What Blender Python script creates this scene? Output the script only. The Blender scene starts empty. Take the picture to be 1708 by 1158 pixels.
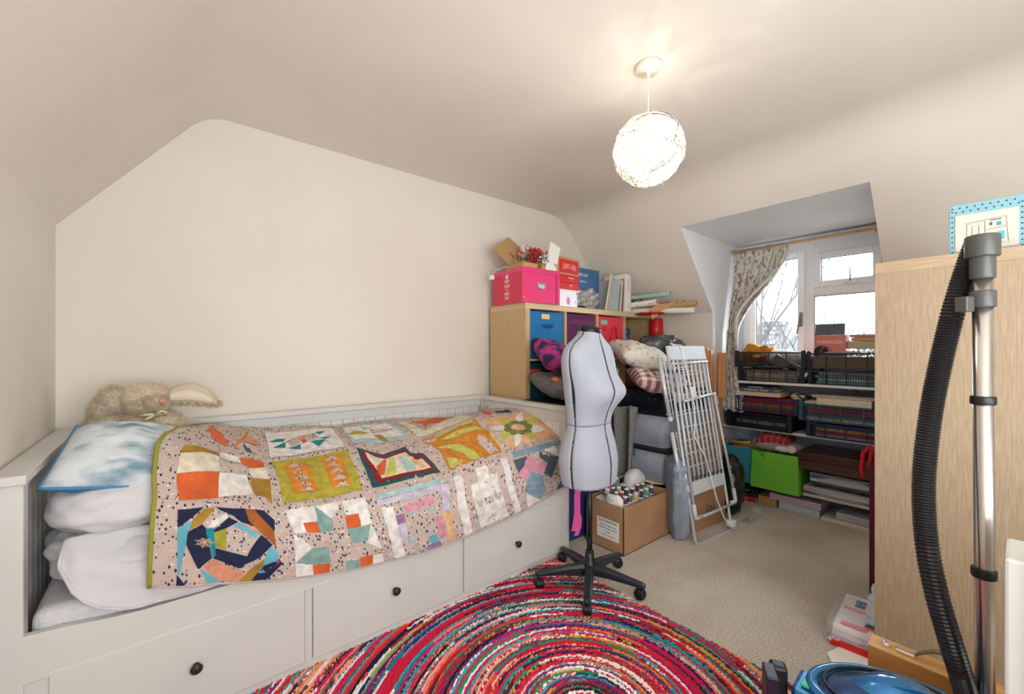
import bpy, bmesh, math, random
from mathutils import Vector, Matrix, noise
S = bpy.context.scene; COL = S.collection
PI = math.pi; R = math.radians
random.seed(7)
# ---------------- camera, world, lights, exposure ----------------
CAMZ = 1.147
cd = bpy.data.cameras.new('camera'); cam = bpy.data.objects.new('camera', cd); COL.objects.link(cam)
cd.sensor_width = 36; cd.lens = 701.1/1708*36; cd.shift_y = 5.8/1708; cd.clip_start = .02; cd.clip_end = 200
cam.location = (0, 0, CAMZ); cam.rotation_euler = (PI/2, 0, R(50.5-90)+0.0)
cam.rotation_euler[2] = R(-39.5)-0.0
S.camera = cam
S.view_settings.view_transform = 'Standard'; S.view_settings.look = 'None'; S.view_settings.gamma = 1
S.view_settings.use_curve_mapping = False; S.view_settings.exposure = 0.85
w = bpy.data.worlds.new('world'); S.world = w; w.use_nodes = True
bg = w.node_tree.nodes['Background']; bg.inputs[0].default_value = (.80, .90, 1, 1); bg.inputs[1].default_value = 12
def light(name, kind, loc, energy, color, rot=(0, 0, 0), **k):
    l = bpy.data.lights.new(name, kind); l.energy = energy; l.color = color
    for a, b in k.items(): setattr(l, a, b)
    o = bpy.data.objects.new(name, l); o.location = loc; o.rotation_euler = rot; COL.objects.link(o); return o
# added soft fill behind the camera, lifting the room and ceiling
light('rear_fill_light', 'AREA', (.75, -1.12, 1.35), 54, (.93, .97, 1), (PI/2+R(22), 0, R(-24)), shape='RECTANGLE', size=2.4, size_y=1.5)
# bulb of the pendant lamp
light('pendant_bulb_light', 'POINT', (1.487, .948, 1.95), 16, (1, .965, .92), shadow_soft_size=.045)
# ---------------- materials ----------------
def lin(c):
    r = []
    for v in c[:3]:
        v = v/255; r.append(v/12.92 if v <= .04045 else ((v+.055)/1.055)**2.4)
    return (r[0], r[1], r[2], 1)
MC = {}
def mat(name, c=(200, 200, 200), rough=.6, metal=0, c2=None, sc=8, det=3, lo=.35, hi=.65, bump=0, bsc=60, stretch=None, alpha=1, trans=0, emit=0, coat=0, sheen=0, ior=1.45, coord='Object'):
    if name in MC: return MC[name]
    m = bpy.data.materials.new(name); MC[name] = m; m.use_nodes = True; nt = m.node_tree; N = nt.nodes; L = nt.links
    b = N['Principled BSDF']; b.inputs['Base Color'].default_value = lin(c); b.inputs['Roughness'].default_value = rough
    b.inputs['Metallic'].default_value = metal; b.inputs['IOR'].default_value = ior
    b.inputs['Alpha'].default_value = alpha; b.inputs['Transmission Weight'].default_value = trans
    b.inputs['Coat Weight'].default_value = coat; b.inputs['Sheen Weight'].default_value = sheen
    if emit: b.inputs['Emission Color'].default_value = lin(c); b.inputs['Emission Strength'].default_value = emit
    vec = None
    if c2 or bump:
        tc = N.new('ShaderNodeTexCoord'); mp = N.new('ShaderNodeMapping'); L.new(tc.outputs[coord], mp.inputs[0]); vec = mp.outputs[0]
        if stretch: mp.inputs['Scale'].default_value = stretch
    if c2:
        n = N.new('ShaderNodeTexNoise'); n.inputs['Scale'].default_value = sc; n.inputs['Detail'].default_value = det; L.new(vec, n.inputs['Vector'])
        r = N.new('ShaderNodeValToRGB'); r.color_ramp.elements[0].color = lin(c); r.color_ramp.elements[1].color = lin(c2)
        r.color_ramp.elements[0].position = lo; r.color_ramp.elements[1].position = hi
        L.new(n.outputs[0], r.inputs[0]); L.new(r.outputs[0], b.inputs['Base Color'])
    if bump:
        n2 = N.new('ShaderNodeTexNoise'); n2.inputs['Scale'].default_value = bsc; n2.inputs['Detail'].default_value = 3; L.new(vec, n2.inputs['Vector'])
        bp = N.new('ShaderNodeBump'); bp.inputs['Strength'].default_value = bump; bp.inputs['Distance'].default_value = .01
        L.new(n2.outputs[0], bp.inputs['Height']); L.new(bp.outputs[0], b.inputs['Normal'])
    return m
def vor_mat(name, base, layers, rough=.9, coord='UV', bump=.15):
    """base cloth with scattered dashes: layers = (colour, colour2, scale, size, stretch, rot)"""
    if name in MC: return MC[name]
    m = bpy.data.materials.new(name); MC[name] = m; m.use_nodes = True; nt = m.node_tree; N = nt.nodes; L = nt.links
    b = N['Principled BSDF']; b.inputs['Roughness'].default_value = rough
    tc = N.new('ShaderNodeTexCoord'); col = None
    for c1, c2, sc, size, st, rot, frac in layers:
        mp = N.new('ShaderNodeMapping'); L.new(tc.outputs[coord], mp.inputs[0]); mp.inputs['Scale'].default_value = st; mp.inputs['Rotation'].default_value = (0, 0, rot)
        v = N.new('ShaderNodeTexVoronoi'); v.inputs['Scale'].default_value = sc; L.new(mp.outputs[0], v.inputs['Vector'])
        lt = N.new('ShaderNodeMath'); lt.operation = 'LESS_THAN'; lt.inputs[1].default_value = size; L.new(v.outputs['Distance'], lt.inputs[0])
        sp = N.new('ShaderNodeSeparateColor'); L.new(v.outputs['Color'], sp.inputs[0])
        g = N.new('ShaderNodeMath'); g.operation = 'LESS_THAN'; g.inputs[1].default_value = frac; L.new(sp.outputs[0], g.inputs[0])
        mu = N.new('ShaderNodeMath'); mu.operation = 'MULTIPLY'; L.new(lt.outputs[0], mu.inputs[0]); L.new(g.outputs[0], mu.inputs[1])
        rr = N.new('ShaderNodeMath'); rr.operation = 'GREATER_THAN'; rr.inputs[1].default_value = .5; L.new(sp.outputs[1], rr.inputs[0])
        cm = N.new('ShaderNodeMix'); cm.data_type = 'RGBA'; L.new(rr.outputs[0], cm.inputs[0]); cm.inputs[6].default_value = lin(c1); cm.inputs[7].default_value = lin(c2)
        mx = N.new('ShaderNodeMix'); mx.data_type = 'RGBA'; L.new(mu.outputs[0], mx.inputs[0]); L.new(cm.outputs[2], mx.inputs[7])
        if col is None: mx.inputs[6].default_value = lin(base)
        else: L.new(col, mx.inputs[6])
        col = mx.outputs[2]
    L.new(col, b.inputs['Base Color'])
    if bump:
        n2 = N.new('ShaderNodeTexNoise'); n2.inputs['Scale'].default_value = 120; L.new(tc.outputs['Object'], n2.inputs['Vector'])
        bp = N.new('ShaderNodeBump'); bp.inputs['Strength'].default_value = bump; bp.inputs['Distance'].default_value = .006
        L.new(n2.outputs[0], bp.inputs['Height']); L.new(bp.outputs[0], b.inputs['Normal'])
    return m
def wood(name, c1, c2, axis=2, sc=6, rough=.5):
    st = [14, 14, 14]; st[axis] = .9
    return mat(name, c1, rough, c2=c2, sc=sc, det=5, lo=.3, hi=.7, bump=.05, bsc=40, stretch=tuple(st))
def plaid(name, c1, c2, sc, rough=.9, thin=.5, c3=None):
    if name in MC: return MC[name]
    m = bpy.data.materials.new(name); MC[name] = m; m.use_nodes = True; nt = m.node_tree; N = nt.nodes; L = nt.links
    b = N['Principled BSDF']; b.inputs['Roughness'].default_value = rough
    tc = N.new('ShaderNodeTexCoord'); sp = N.new('ShaderNodeSeparateXYZ'); L.new(tc.outputs['Object'], sp.inputs[0]); outs = []
    for i in (0, 1):
        a = N.new('ShaderNodeMath'); a.operation = 'MULTIPLY'; a.inputs[1].default_value = sc; L.new(sp.outputs[i], a.inputs[0])
        f = N.new('ShaderNodeMath'); f.operation = 'FRACT'; L.new(a.outputs[0], f.inputs[0])
        g = N.new('ShaderNodeMath'); g.operation = 'LESS_THAN'; g.inputs[1].default_value = thin; L.new(f.outputs[0], g.inputs[0]); outs.append(g.outputs[0])
    ad = N.new('ShaderNodeMath'); ad.operation = 'ADD'; L.new(outs[0], ad.inputs[0]); L.new(outs[1], ad.inputs[1])
    hf = N.new('ShaderNodeMath'); hf.operation = 'MULTIPLY'; hf.inputs[1].default_value = .5; L.new(ad.outputs[0], hf.inputs[0])
    mx = N.new('ShaderNodeMix'); mx.data_type = 'RGBA'; L.new(hf.outputs[0], mx.inputs[0]); mx.inputs[6].default_value = lin(c1); mx.inputs[7].default_value = lin(c2)
    L.new(mx.outputs[2], b.inputs['Base Color']); return m
# ---------------- mesh builder ----------------
class MB:
    def __init__(s): s.v = []; s.f = []; s.uv = None
    def add(s, vs, fs):
        n = len(s.v); s.v += [tuple(p) for p in vs]; s.f += [tuple(i+n for i in f) for f in fs]; return s
    def box(s, x0, y0, z0, x1, y1, z1, M=None):
        vs = [Vector((x, y, z)) for z in (z0, z1) for y in (y0, y1) for x in (x0, x1)]
        if M: vs = [M @ p for p in vs]
        return s.add(vs, [(0, 2, 3, 1), (4, 5, 7, 6), (0, 1, 5, 4), (2, 6, 7, 3), (0, 4, 6, 2), (1, 3, 7, 5)])
    def tube(s, pts, r, n=8, caps=True, closed=False):
        pts = [Vector(p) for p in pts]; rs = r if isinstance(r, (list, tuple)) else [r]*len(pts)
        up = None; rings = []
        for i, p in enumerate(pts):
            a = pts[i-1] if (i or closed) else p; b = pts[(i+1) % len(pts)] if (i < len(pts)-1 or closed) else p
            t = (b-a).normalized()
            if up is None: up = t.orthogonal().normalized()
            else:
                up = up - t*up.dot(t); up = up.normalized() if up.length > 1e-6 else t.orthogonal().normalized()
            bi = t.cross(up); rings.append([p+(up*math.cos(2*PI*k/n)+bi*math.sin(2*PI*k/n))*rs[i] for k in range(n)])
        return s.loft(rings, caps, closed)
    def loft(s, rings, caps=True, closed=False):
        n = len(rings[0]); vs = [p for r in rings for p in r]; m = len(rings); fs = []
        for i in range(m if closed else m-1):
            j = (i+1) % m
            for k in range(n): fs.append((i*n+k, i*n+(k+1) % n, j*n+(k+1) % n, j*n+k))
        if caps and not closed: fs.append(tuple(range(n))[::-1]); fs.append(tuple((m-1)*n+k for k in range(n)))
        return s.add(vs, fs)
    def lathe(s, prof, c=(0, 0, 0), n=20, M=None):
        rings = []
        for r, z in prof:
            rg = [Vector((c[0]+r*math.cos(2*PI*k/n), c[1]+r*math.sin(2*PI*k/n), c[2]+z)) for k in range(n)]
            if M: rg = [M @ p for p in rg]
            rings.append(rg)
        return s.loft(rings)
    def ball(s, c, r, n=10, m=7):
        r = (r, r, r) if not isinstance(r, (tuple, list)) else r; rings = []
        for i in range(m+1):
            a = PI*(i+.02)/(m+.04)-PI/2; rings.append([Vector((c[0]+r[0]*math.cos(a)*math.cos(2*PI*k/n), c[1]+r[1]*math.cos(a)*math.sin(2*PI*k/n), c[2]+r[2]*math.sin(a))) for k in range(n)])
        return s.loft(rings)
    def prism(s, poly, z0, z1, M=None):
        n = len(poly); vs = [Vector((x, y, z0)) for x, y in poly]+[Vector((x, y, z1)) for x, y in poly]
        if M: vs = [M @ p for p in vs]
        return s.add(vs, [tuple(range(n))[::-1], tuple(range(n, 2*n))]+[(i, (i+1) % n, n+(i+1) % n, n+i) for i in range(n)])
    def grid(s, nu, nv, fn, uvs=None):
        vs = [fn(i/nu, j/nv) for j in range(nv+1) for i in range(nu+1)]
        return s.add(vs, [(j*(nu+1)+i, j*(nu+1)+i+1, (j+1)*(nu+1)+i+1, (j+1)*(nu+1)+i) for j in range(nv) for i in range(nu)])
    def build(s, name, m, parent=None, smooth=False, bevel=0, solid=0, off=-1, seg=2, fix=True):
        me = bpy.data.meshes.new(name); me.from_pydata(s.v, [], s.f); me.update()
        if fix:
            bm = bmesh.new(); bm.from_mesh(me); bmesh.ops.recalc_face_normals(bm, faces=bm.faces); bm.to_mesh(me); bm.free()
        if s.uv:
            ul = me.uv_layers.new(name='UVMap')
            for lp in me.loops: ul.data[lp.index].uv = s.uv[lp.vertex_index]
        o = bpy.data.objects.new(name, me); COL.objects.link(o)
        for q in (m if isinstance(m, list) else [m]): me.materials.append(q)
        if smooth:
            for p in me.polygons: p.use_smooth = True
        if solid:
            md = o.modifiers.new('s', 'SOLIDIFY'); md.thickness = solid; md.offset = off
        if bevel:
            md = o.modifiers.new('b', 'BEVEL'); md.width = bevel; md.segments = seg; md.limit_method = 'ANGLE'; md.angle_limit = R(40)
        if parent: o.parent = parent
        return o
def B(x0, y0, z0, x1, y1, z1, M=None): return MB().box(x0, y0, z0, x1, y1, z1, M)
def tag(o, label, cat, group=None):
    o['label'] = label; o['category'] = cat
    if group: o['group'] = group
    return o
def thing(name, label, cat, loc=(0, 0, 0), rz=0, group=None, rot=None):
    o = bpy.data.objects.new(name, None); COL.objects.link(o); o.location = loc; o.rotation_euler = rot or (0, 0, rz); o.empty_display_size = .05
    return tag(o, label, cat, group)
def struct(o): o['kind'] = 'structure'; return o
def copytree(o, parent=None):
    c = o.copy(); COL.objects.link(c); c.parent = parent
    for ch in list(o.children): copytree(ch, c)
    return c
def text(s, size, m, parent, M, name='lettering', label=None, align='CENTER', ext=.0003, wscale=1):
    cu = bpy.data.curves.new(name, 'FONT'); cu.body = s; cu.size = size; cu.align_x = align; cu.align_y = 'CENTER'; cu.extrude = ext
    o = bpy.data.objects.new(name, cu); COL.objects.link(o); bpy.context.view_layer.update()
    me = bpy.data.meshes.new_from_object(o.evaluated_get(bpy.context.evaluated_depsgraph_get())); COL.objects.unlink(o); bpy.data.objects.remove(o)
    me.transform(M @ Matrix.Diagonal((wscale, 1, 1, 1))); me.materials.clear(); me.materials.append(m)
    q = bpy.data.objects.new(name, me); COL.objects.link(q); q.parent = parent
    return q
# text frames: face looking to -Y (reading along +X) and face looking to -X (reading along -Y)
def faceY(x, y, z, tilt=0): return Matrix.Translation((x, y, z)) @ Matrix.Rotation(PI/2, 4, 'X') @ Matrix.Rotation(tilt, 4, 'Z')
def faceX(x, y, z, tilt=0): return Matrix.Translation((x, y, z)) @ Matrix.Rotation(-PI/2, 4, 'Z') @ Matrix.Rotation(PI/2, 4, 'X') @ Matrix.Rotation(tilt, 4, 'Z')
def cushion_mb(wd, hd, t, seed=0, n=22, pinch=.06, nz=.012, pw=.55, mode=0):
    m = MB()
    def f(sg):
        def g(u, v):
            x = u*2-1; y = v*2-1; k = 1-pinch*(1-x*x)*0; e = (max(0, 1-abs(x)**2.6)*max(0, 1-abs(y)**2.6))**pw
            px = x*wd/2*(1-pinch*(1-y*y)**2*1.0*abs(x)); py = y*hd/2*(1-pinch*(1-x*x)**2*abs(y))
            nn = noise.noise(Vector((x*2.1+seed, y*2.1, sg*3+seed)))*nz*2+noise.noise(Vector((x*6+seed, y*5, sg)))*nz*.6
            return Vector((px, py, sg*(t/2*e)+nn*e))
        return g
    m.grid(n, n, f(1)); m.grid(n, n, f(-1)); return m
def weld(o, d=.0006):
    bm = bmesh.new(); bm.from_mesh(o.data); bmesh.ops.remove_doubles(bm, verts=bm.verts, dist=d); bmesh.ops.recalc_face_normals(bm, faces=bm.faces); bm.to_mesh(o.data); bm.free(); return o
# common materials
M_wall = mat('painted_plaster', (232, 225, 214), .85, c2=(226, 218, 207), sc=1.3, bump=.12, bsc=18)
M_slope = mat('painted_slope', (234, 227, 217), .85, c2=(229, 221, 210), sc=1.1, bump=.12, bsc=14)
M_white = mat('white_paint', (216, 213, 209), .45, c2=(209, 206, 201), sc=3, bump=.02, bsc=30)
M_upvc = mat('white_upvc', (240, 243, 246), .3)
M_oak = wood('oak_foil', (188, 156, 112), (206, 176, 132), 2, 12)
M_oakx = wood('oak_foil_along_x', (208, 180, 138), (222, 197, 156), 0)
M_oak2 = wood('pale_oak_foil', (158, 136, 110), (180, 159, 132), 2, 15)
M_oak2y = wood('pale_oak_foil_along_y', (172, 148, 118), (190, 168, 138), 1, 15)
M_black = mat('black_plastic', (24, 25, 28), .4)
M_card = mat('brown_cardboard', (176, 134, 100), .85, c2=(166, 124, 92), sc=5, bump=.05, bsc=90)
M_kraft = mat('kraft_card', (196, 158, 106), .8, c2=(184, 146, 96), sc=6)
M_paper = mat('white_paper', (236, 232, 226), .8)
M_cream = mat('cream_paper', (226, 212, 190), .8)
M_linen = mat('white_linen', (218, 216, 219), .9, c2=(211, 209, 213), sc=4, bump=.7, bsc=11, stretch=(1, 1, 2.2))
M_alu = mat('satin_aluminium', (196, 200, 205), .28, metal=.9)
M_chrome = mat('chrome', (225, 225, 225), .12, metal=1)
M_glass = mat('clear_glass', (255, 255, 255), 0, trans=1, ior=1.02)
def thin_glass(name):
    m = bpy.data.materials.new(name); m.use_nodes = True; nt = m.node_tree; N = nt.nodes; L = nt.links; N.remove(N['Principled BSDF'])
    t = N.new('ShaderNodeBsdfTransparent'); g = N.new('ShaderNodeBsdfGlossy'); g.inputs['Roughness'].default_value = .02; f = N.new('ShaderNodeFresnel'); f.inputs[0].default_value = 1.35
    x = N.new('ShaderNodeMixShader'); L.new(f.outputs[0], x.inputs[0]); L.new(t.outputs[0], x.inputs[1]); L.new(g.outputs[0], x.inputs[2]); L.new(x.outputs[0], N['Material Output'].inputs[0]); return m
M_pane = thin_glass('window_glass')
M_clear = mat('clear_polythene', (230, 234, 238), .12, alpha=.32, coat=.3)
M_ink = mat('black_ink', (28, 28, 32), .7)
M_wink = mat('white_ink', (245, 240, 238), .7)
# ---------------- room shell ----------------
XL, XR, XW, YB, YF, ZC = -.345, 3.33, 3.8, 2.5, -1.25, 2.284
DY0, DY1, DZ = .505, 1.55, 2.028
M_carpet = mat('beige_carpet', (244, 234, 220), .97, c2=(200, 184, 164), sc=170, det=8, lo=.42, hi=.62, bump=.8, bsc=420)
nt = M_carpet.node_tree   # faint worn patches of the pile
n = nt.nodes.new('ShaderNodeTexNoise'); n.inputs['Scale'].default_value = 3.2; n.inputs['Detail'].default_value = 5
tc = nt.nodes.new('ShaderNodeTexCoord'); nt.links.new(tc.outputs['Object'], n.inputs['Vector'])
rp = nt.nodes.new('ShaderNodeValToRGB'); rp.color_ramp.elements[0].color = (.84, .81, .77, 1); rp.color_ramp.elements[0].position = .35; rp.color_ramp.elements[1].color = (1, 1, 1, 1); rp.color_ramp.elements[1].position = .55
mx = nt.nodes.new('ShaderNodeMix'); mx.data_type = 'RGBA'; mx.blend_type = 'MULTIPLY'; mx.inputs[0].default_value = .8
lk = [l for l in nt.links if l.to_socket.name == 'Base Color'][0]; src = lk.from_socket
nt.links.new(n.outputs[0], rp.inputs[0]); nt.links.new(src, mx.inputs[6]); nt.links.new(rp.outputs[0], mx.inputs[7]); nt.links.new(mx.outputs[2], nt.nodes['Principled BSDF'].inputs['Base Color'])
struct(B(XL-.2, YF-.1, -.1, XW+.1, YB+.1, 0).build('floor', M_carpet))
struct(B(XL-.1, YF, 0, XL, YB, 1.70).build('wall_left', M_wall))
struct(B(XL-.1, YB, 0, XR+.6, YB+.1, 2.5).build('wall_back', M_wall))
struct(B(XL-.1, YF-.1, 0, XR+.6, YF, 2.5).build('wall_front', M_wall))
wr = MB().box(XR, DY1, 0, XR+.001, YB, 1.47).box(XR, YF, 0, XR+.001, DY0, 1.47)
struct(wr.build('wall_right', M_slope))
def arc(p0, p1, p2, r, n=7):
    p0, p1, p2 = Vector(p0), Vector(p1), Vector(p2); a = (p0-p1).normalized(); b = (p2-p1).normalized()
    A = p1+a*r; Bq = p1+b*r; return [A*(1-t)**2+p1*2*t*(1-t)+Bq*t*t for t in [i/n for i in range(n+1)]]
pl, p1, p2, pr_ = (XL-.03, 1.618), (.155, ZC), (2.62, ZC), (XR+.03, 1.409)
sR = Vector(pr_)-Vector(p2)
prof = [Vector(pl)]+arc(pl, p1, p2, .10)+arc(p1, p2, pr_, .16)+[Vector(pr_)]
xd = p2[0]+(ZC-DZ)/(-sR[1]/sR[0])
def slope_pt(x): return Vector((x, ZC+(x-p2[0])*sR[1]/sR[0]))
upper = [p for p in prof if p.x < xd-.02]+[slope_pt(xd)]
m = MB()
def strip(m, pr, y0, y1):
    vs = [(p.x, y0, p.y) for p in pr]+[(p.x, y1, p.y) for p in pr]; n = len(pr)
    m.add(vs, [(i, i+1, n+i+1, n+i) for i in range(n-1)])
strip(m, upper, YF, YB); low = [slope_pt(xd), Vector(pr_)]
strip(m, low, YF, DY0); strip(m, low, DY1, YB)
M_ceil = mat('painted_ceiling', (236, 229, 219), .88, c2=(231, 223, 212), sc=1.2, bump=.12, bsc=14)
o = struct(m.build('ceiling', M_ceil, smooth=True)); weld(o, .0001)
for p in o.data.polygons: p.use_smooth = True
M_dorm = mat('dormer_white', (236, 238, 240), .7, bump=.05, bsc=20)
kz = slope_pt(XR).y
for nm, y0, y1 in (('wall_dormer_left', DY1, DY1+.05), ('wall_dormer_right', DY0-.05, DY0)):
    m = MB(); poly = [(xd, DZ), (XR, kz), (XR, 0), (XW+.05, 0), (XW+.05, DZ)]
    yy = DY1 if nm.endswith('left') else DY0; m.add([(x, yy, z) for x, z in poly], [tuple(range(len(poly)))])
    struct(m.build(nm, M_dorm))
struct(MB().add([(xd, DY0, DZ), (XW+.05, DY0, DZ), (XW+.05, DY1, DZ), (xd, DY1, DZ)], [(0, 1, 2, 3)]).build('ceiling_dormer', M_dorm))
WZ0, WZ1, WY0, WY1 = .98, 1.985, .56, 1.50
M_wall_shade = mat('white_wall_blue_shade', (204, 214, 236), .8)  # white paint, with the bluish shade of the recess put into its colour
m = MB().box(XW, DY0, 0, XW+.08, DY1, WZ0).box(XW, DY0, WZ1, XW+.08, DY1, DZ).box(XW, DY0, WZ0, XW+.08, WY0, WZ1).box(XW, WY1, WZ0, XW+.08, DY1, WZ1)
struct(m.build('wall_dormer', M_wall_shade))
struct(B(XW-.04, DY0, 1.985, XW, DY1, 2.01).build('trim_1', M_upvc, bevel=.004))
# window_1 : frame, casement, top light, glass panes, handle, stay
win = bpy.data.objects.new('window_1', None); COL.objects.link(win); struct(win)
fx0, fx1 = XW-.01, XW+.06
def frame(nm, y0, y1, z0, z1, wd, x0, x1, par):
    m = MB().box(x0, y0, z0, x1, y0+wd, z1).box(x0, y1-wd, z0, x1, y1, z1).box(x0, y0+wd, z0, x1, y1-wd, z0+wd).box(x0, y0+wd, z1-wd, x1, y1-wd, z1)
    return m.build(nm, M_upvc, par, bevel=.004)
frame('window_frame', WY0, WY1, WZ0, WZ1, .05, fx0, fx1, win); B(fx0+.002, WY0+.03, 1.872, fx1, WY1-.03, WZ1-.04).build('head_rail', M_upvc, win, bevel=.003); B(fx0+.004, WY0+.03, 1.556, fx1, 1.01, 1.648).build('mid_rail', M_upvc, win, bevel=.003); B(fx0-.001, 1.0, WZ0+.03, fx1, 1.08, WZ1-.04).build('centre_post', M_upvc, win, bevel=.003); B(fx0+.003, 1.43, WZ0+.03, fx1, WY1-.03, WZ1-.04).build('side_post', M_upvc, win, bevel=.003); B(fx0+.005, 1.04, WZ0+.03, fx1, 1.47, 1.06).build('bottom_rail', M_upvc, win, bevel=.003)
M_seal = mat('dark_seal', (90, 95, 100), .6)
def pane(y0, y1, z0, z1, sash):
    if sash: frame('sash', y0-.045, y1+.045, z0-.045, z1+.045, .045, fx0-.02, fx0+.02, win)
    g = B(fx0+.012, y0, z0, fx0+.018, y1, z1).build('pane', M_pane, win)
    w_ = .005; MB().box(fx0+.0, y0, z0, fx0+.01, y0+w_, z1).box(fx0, y1-w_, z0, fx0+.01, y1, z1).box(fx0, y0, z0, fx0+.01, y1, z0+w_).box(fx0, y0, z1-w_, fx0+.01, y1, z1).build('seal', M_seal, win)
pane(1.105, 1.405, 1.075, 1.865, True)
pane(.655, .957, 1.665, 1.835, True)
pane(.61, 1.0, 1.03, 1.558, False)
hd = MB().box(fx0-.035, 1.068, 1.33, fx0-.02, 1.088, 1.44).build('handle_plate', mat('pewter', (150, 145, 140), .35, metal=.8), win, bevel=.003)
MB().tube([(fx0-.045, 1.078, 1.42), (fx0-.06, 1.08, 1.38), (fx0-.06, 1.098, 1.27)], [.008, .009, .006]).build('handle', MC['pewter'], win, smooth=True)
MB().tube([(fx0-.03, .775, 1.64), (fx0-.045, .775, 1.66), (fx0-.05, .775, 1.77)], [.009, .007, .002]).box(fx0-.04, .74, 1.63, fx0-.02, .81, 1.645).build('stay', M_chrome, win)
# shelves in the dormer, brackets and rails
M_shelf = mat('white_melamine', (238, 237, 236), .5)
SX = 3.46
shelf_lab = ['upper white melamine shelf right under the window sill', 'middle white shelf carrying the navy and black crates', 'lowest white shelf just above the floor in the window recess']
for z, lb in zip((.912, .558, .145), shelf_lab):
    tag(B(SX, DY0, z-.018, XW, DY1, z).build('wall_shelf', M_shelf, bevel=.002), lb, 'shelf', 'white shelves in the window recess')
for y in (1.34, .74):
    up = thing('shelf_upright', 'slotted white metal upright on the recess wall, %s' % ('nearest the curtain' if y > 1 else 'beside the oak unit'), 'bracket', (XW, y, 0), group='slotted shelf uprights')
    m = MB().box(-.012, -.012, .05, 0, .012, .95); m.build('rail', M_shelf, up, bevel=.002)
    sl = MB()
    for k in range(26): sl.box(-.0135, -.007, .08+k*.033, -.0115, -.003, .095+k*.033).box(-.0135, .003, .08+k*.033, -.0115, .007, .095+k*.033)
    sl.build('slots', M_seal, up)['kind'] = 'stuff'
    for z in (.894, .54, .127):
        m = MB(); poly = [(-.012, 0), (-.25, 0), (-.25, -.012), (-.012, -.06)]
        vs = [(x, q, z+zz) for q in (-.004, .004) for x, zz in poly]; m.add(vs, [(0, 1, 2, 3), (4, 5, 6, 7), (0, 1, 5, 4), (1, 2, 6, 5), (2, 3, 7, 6), (3, 0, 4, 7)])
        m.build('bracket', M_shelf, up)
# ---------------- curtain, pole ----------------
rod = thing('curtain_pole', 'wooden curtain pole across the dormer window', 'curtain pole', (3.66, 0, 1.966))
M_pine = mat('pine', (196, 160, 116), .5, c2=(206, 172, 130), sc=20)
MB().tube([(0, .53, 0), (0, 1.535, 0)], .011, 10).build('rod', M_pine, rod, smooth=True)
MB().lathe([(.004, 0), (.016, .004), (.02, .014), (.016, .022), (.011, .03)], M=Matrix.Translation((0, 1.548, 0)) @ Matrix.Rotation(PI/2, 4, 'X')).build('finial', M_pine, rod, smooth=True)
MB().box(-.008, .62, -.006, .13, .635, .006).box(-.008, 1.50, -.006, .13, 1.512, .006).build('pole_bracket', M_pine, rod)
for k, y in enumerate([1.515, 1.50, 1.483, 1.466, 1.45, 1.43, 1.36, 1.28, 1.26, 1.235, 1.14]):
    MB().tube([(math.cos(a)*.017, y+random.uniform(-.003, .003), math.sin(a)*.017-.004) for a in [2*PI*i/14 for i in range(14)]], .0025, 6, closed=True).build('curtain_ring', M_pine, rod, smooth=True)
M_curt = mat('toile_cloth', (224, 216, 204), .95, c2=(140, 130, 120), sc=52, det=8, lo=.50, hi=.62, bump=.1, bsc=60, stretch=(1, 1, .55))
M_lining = mat('cream_lining', (232, 228, 222), .9)
def curt(y0f, y1f, xf, amp, folds, ph, zt, zb, nu=110, nv=60):
    m = MB()
    def g(u, v):
        z = zt+(zb-zt)*v; y0 = y0f(v); y1 = y1f(v)
        s = math.sin(u*folds*2*PI+ph+v*1.2)+.35*math.sin(u*folds*3.7*PI+ph*2-v*2)
        a = amp*(.6+.5*math.sin(v*PI))
        return Vector((xf(v)+s*a, y0+(y1-y0)*u+.25*a*math.cos(u*folds*2*PI+ph), z+.006*math.sin(u*folds*2*PI)))
    m.grid(nu, nv, g); return m
sm = lambda a, b, t: a+(b-a)*(t*t*(3-2*t))
cu = thing('curtain', 'cream toile curtain printed with brown branches, bunched at the left of the window', 'curtain')
def yr(v):  # window-side edge
    return sm(1.135, 1.44, min(1, v/.55)) if v < .55 else 1.44-.04*(v-.55)
curt(lambda v: 1.522, lambda v: max(yr(v), 1.12), lambda v: sm(3.655, 3.50, min(1, v/.7)), .016, 6, .3, 1.945, .73).build('front_drop', M_curt, cu, smooth=True, solid=.003)
curt(lambda v: sm(1.525, 1.515, v), lambda v: sm(1.50, 1.375, v), lambda v: sm(3.52, 3.405, v), .016, 4, 1.1, 1.30, .70, 70, 40).build('lower_drop', M_curt, cu, smooth=True, solid=.003)
curt(lambda v: sm(1.15, 1.46, min(1, v/.6))-.0, lambda v: sm(1.118, 1.432, min(1, v/.6)), lambda v: sm(3.66, 3.49, min(1, v/.6))+.012, .006, 1, 0, 1.945, .98, 12, 50).build('lining', M_lining, cu, smooth=True, solid=.002)
curt(lambda v: 1.52, lambda v: 1.36, lambda v: 3.425, .010, 3, .4, .80, .672, 40, 10).build('lining', M_lining, cu, smooth=True, solid=.002)
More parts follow.
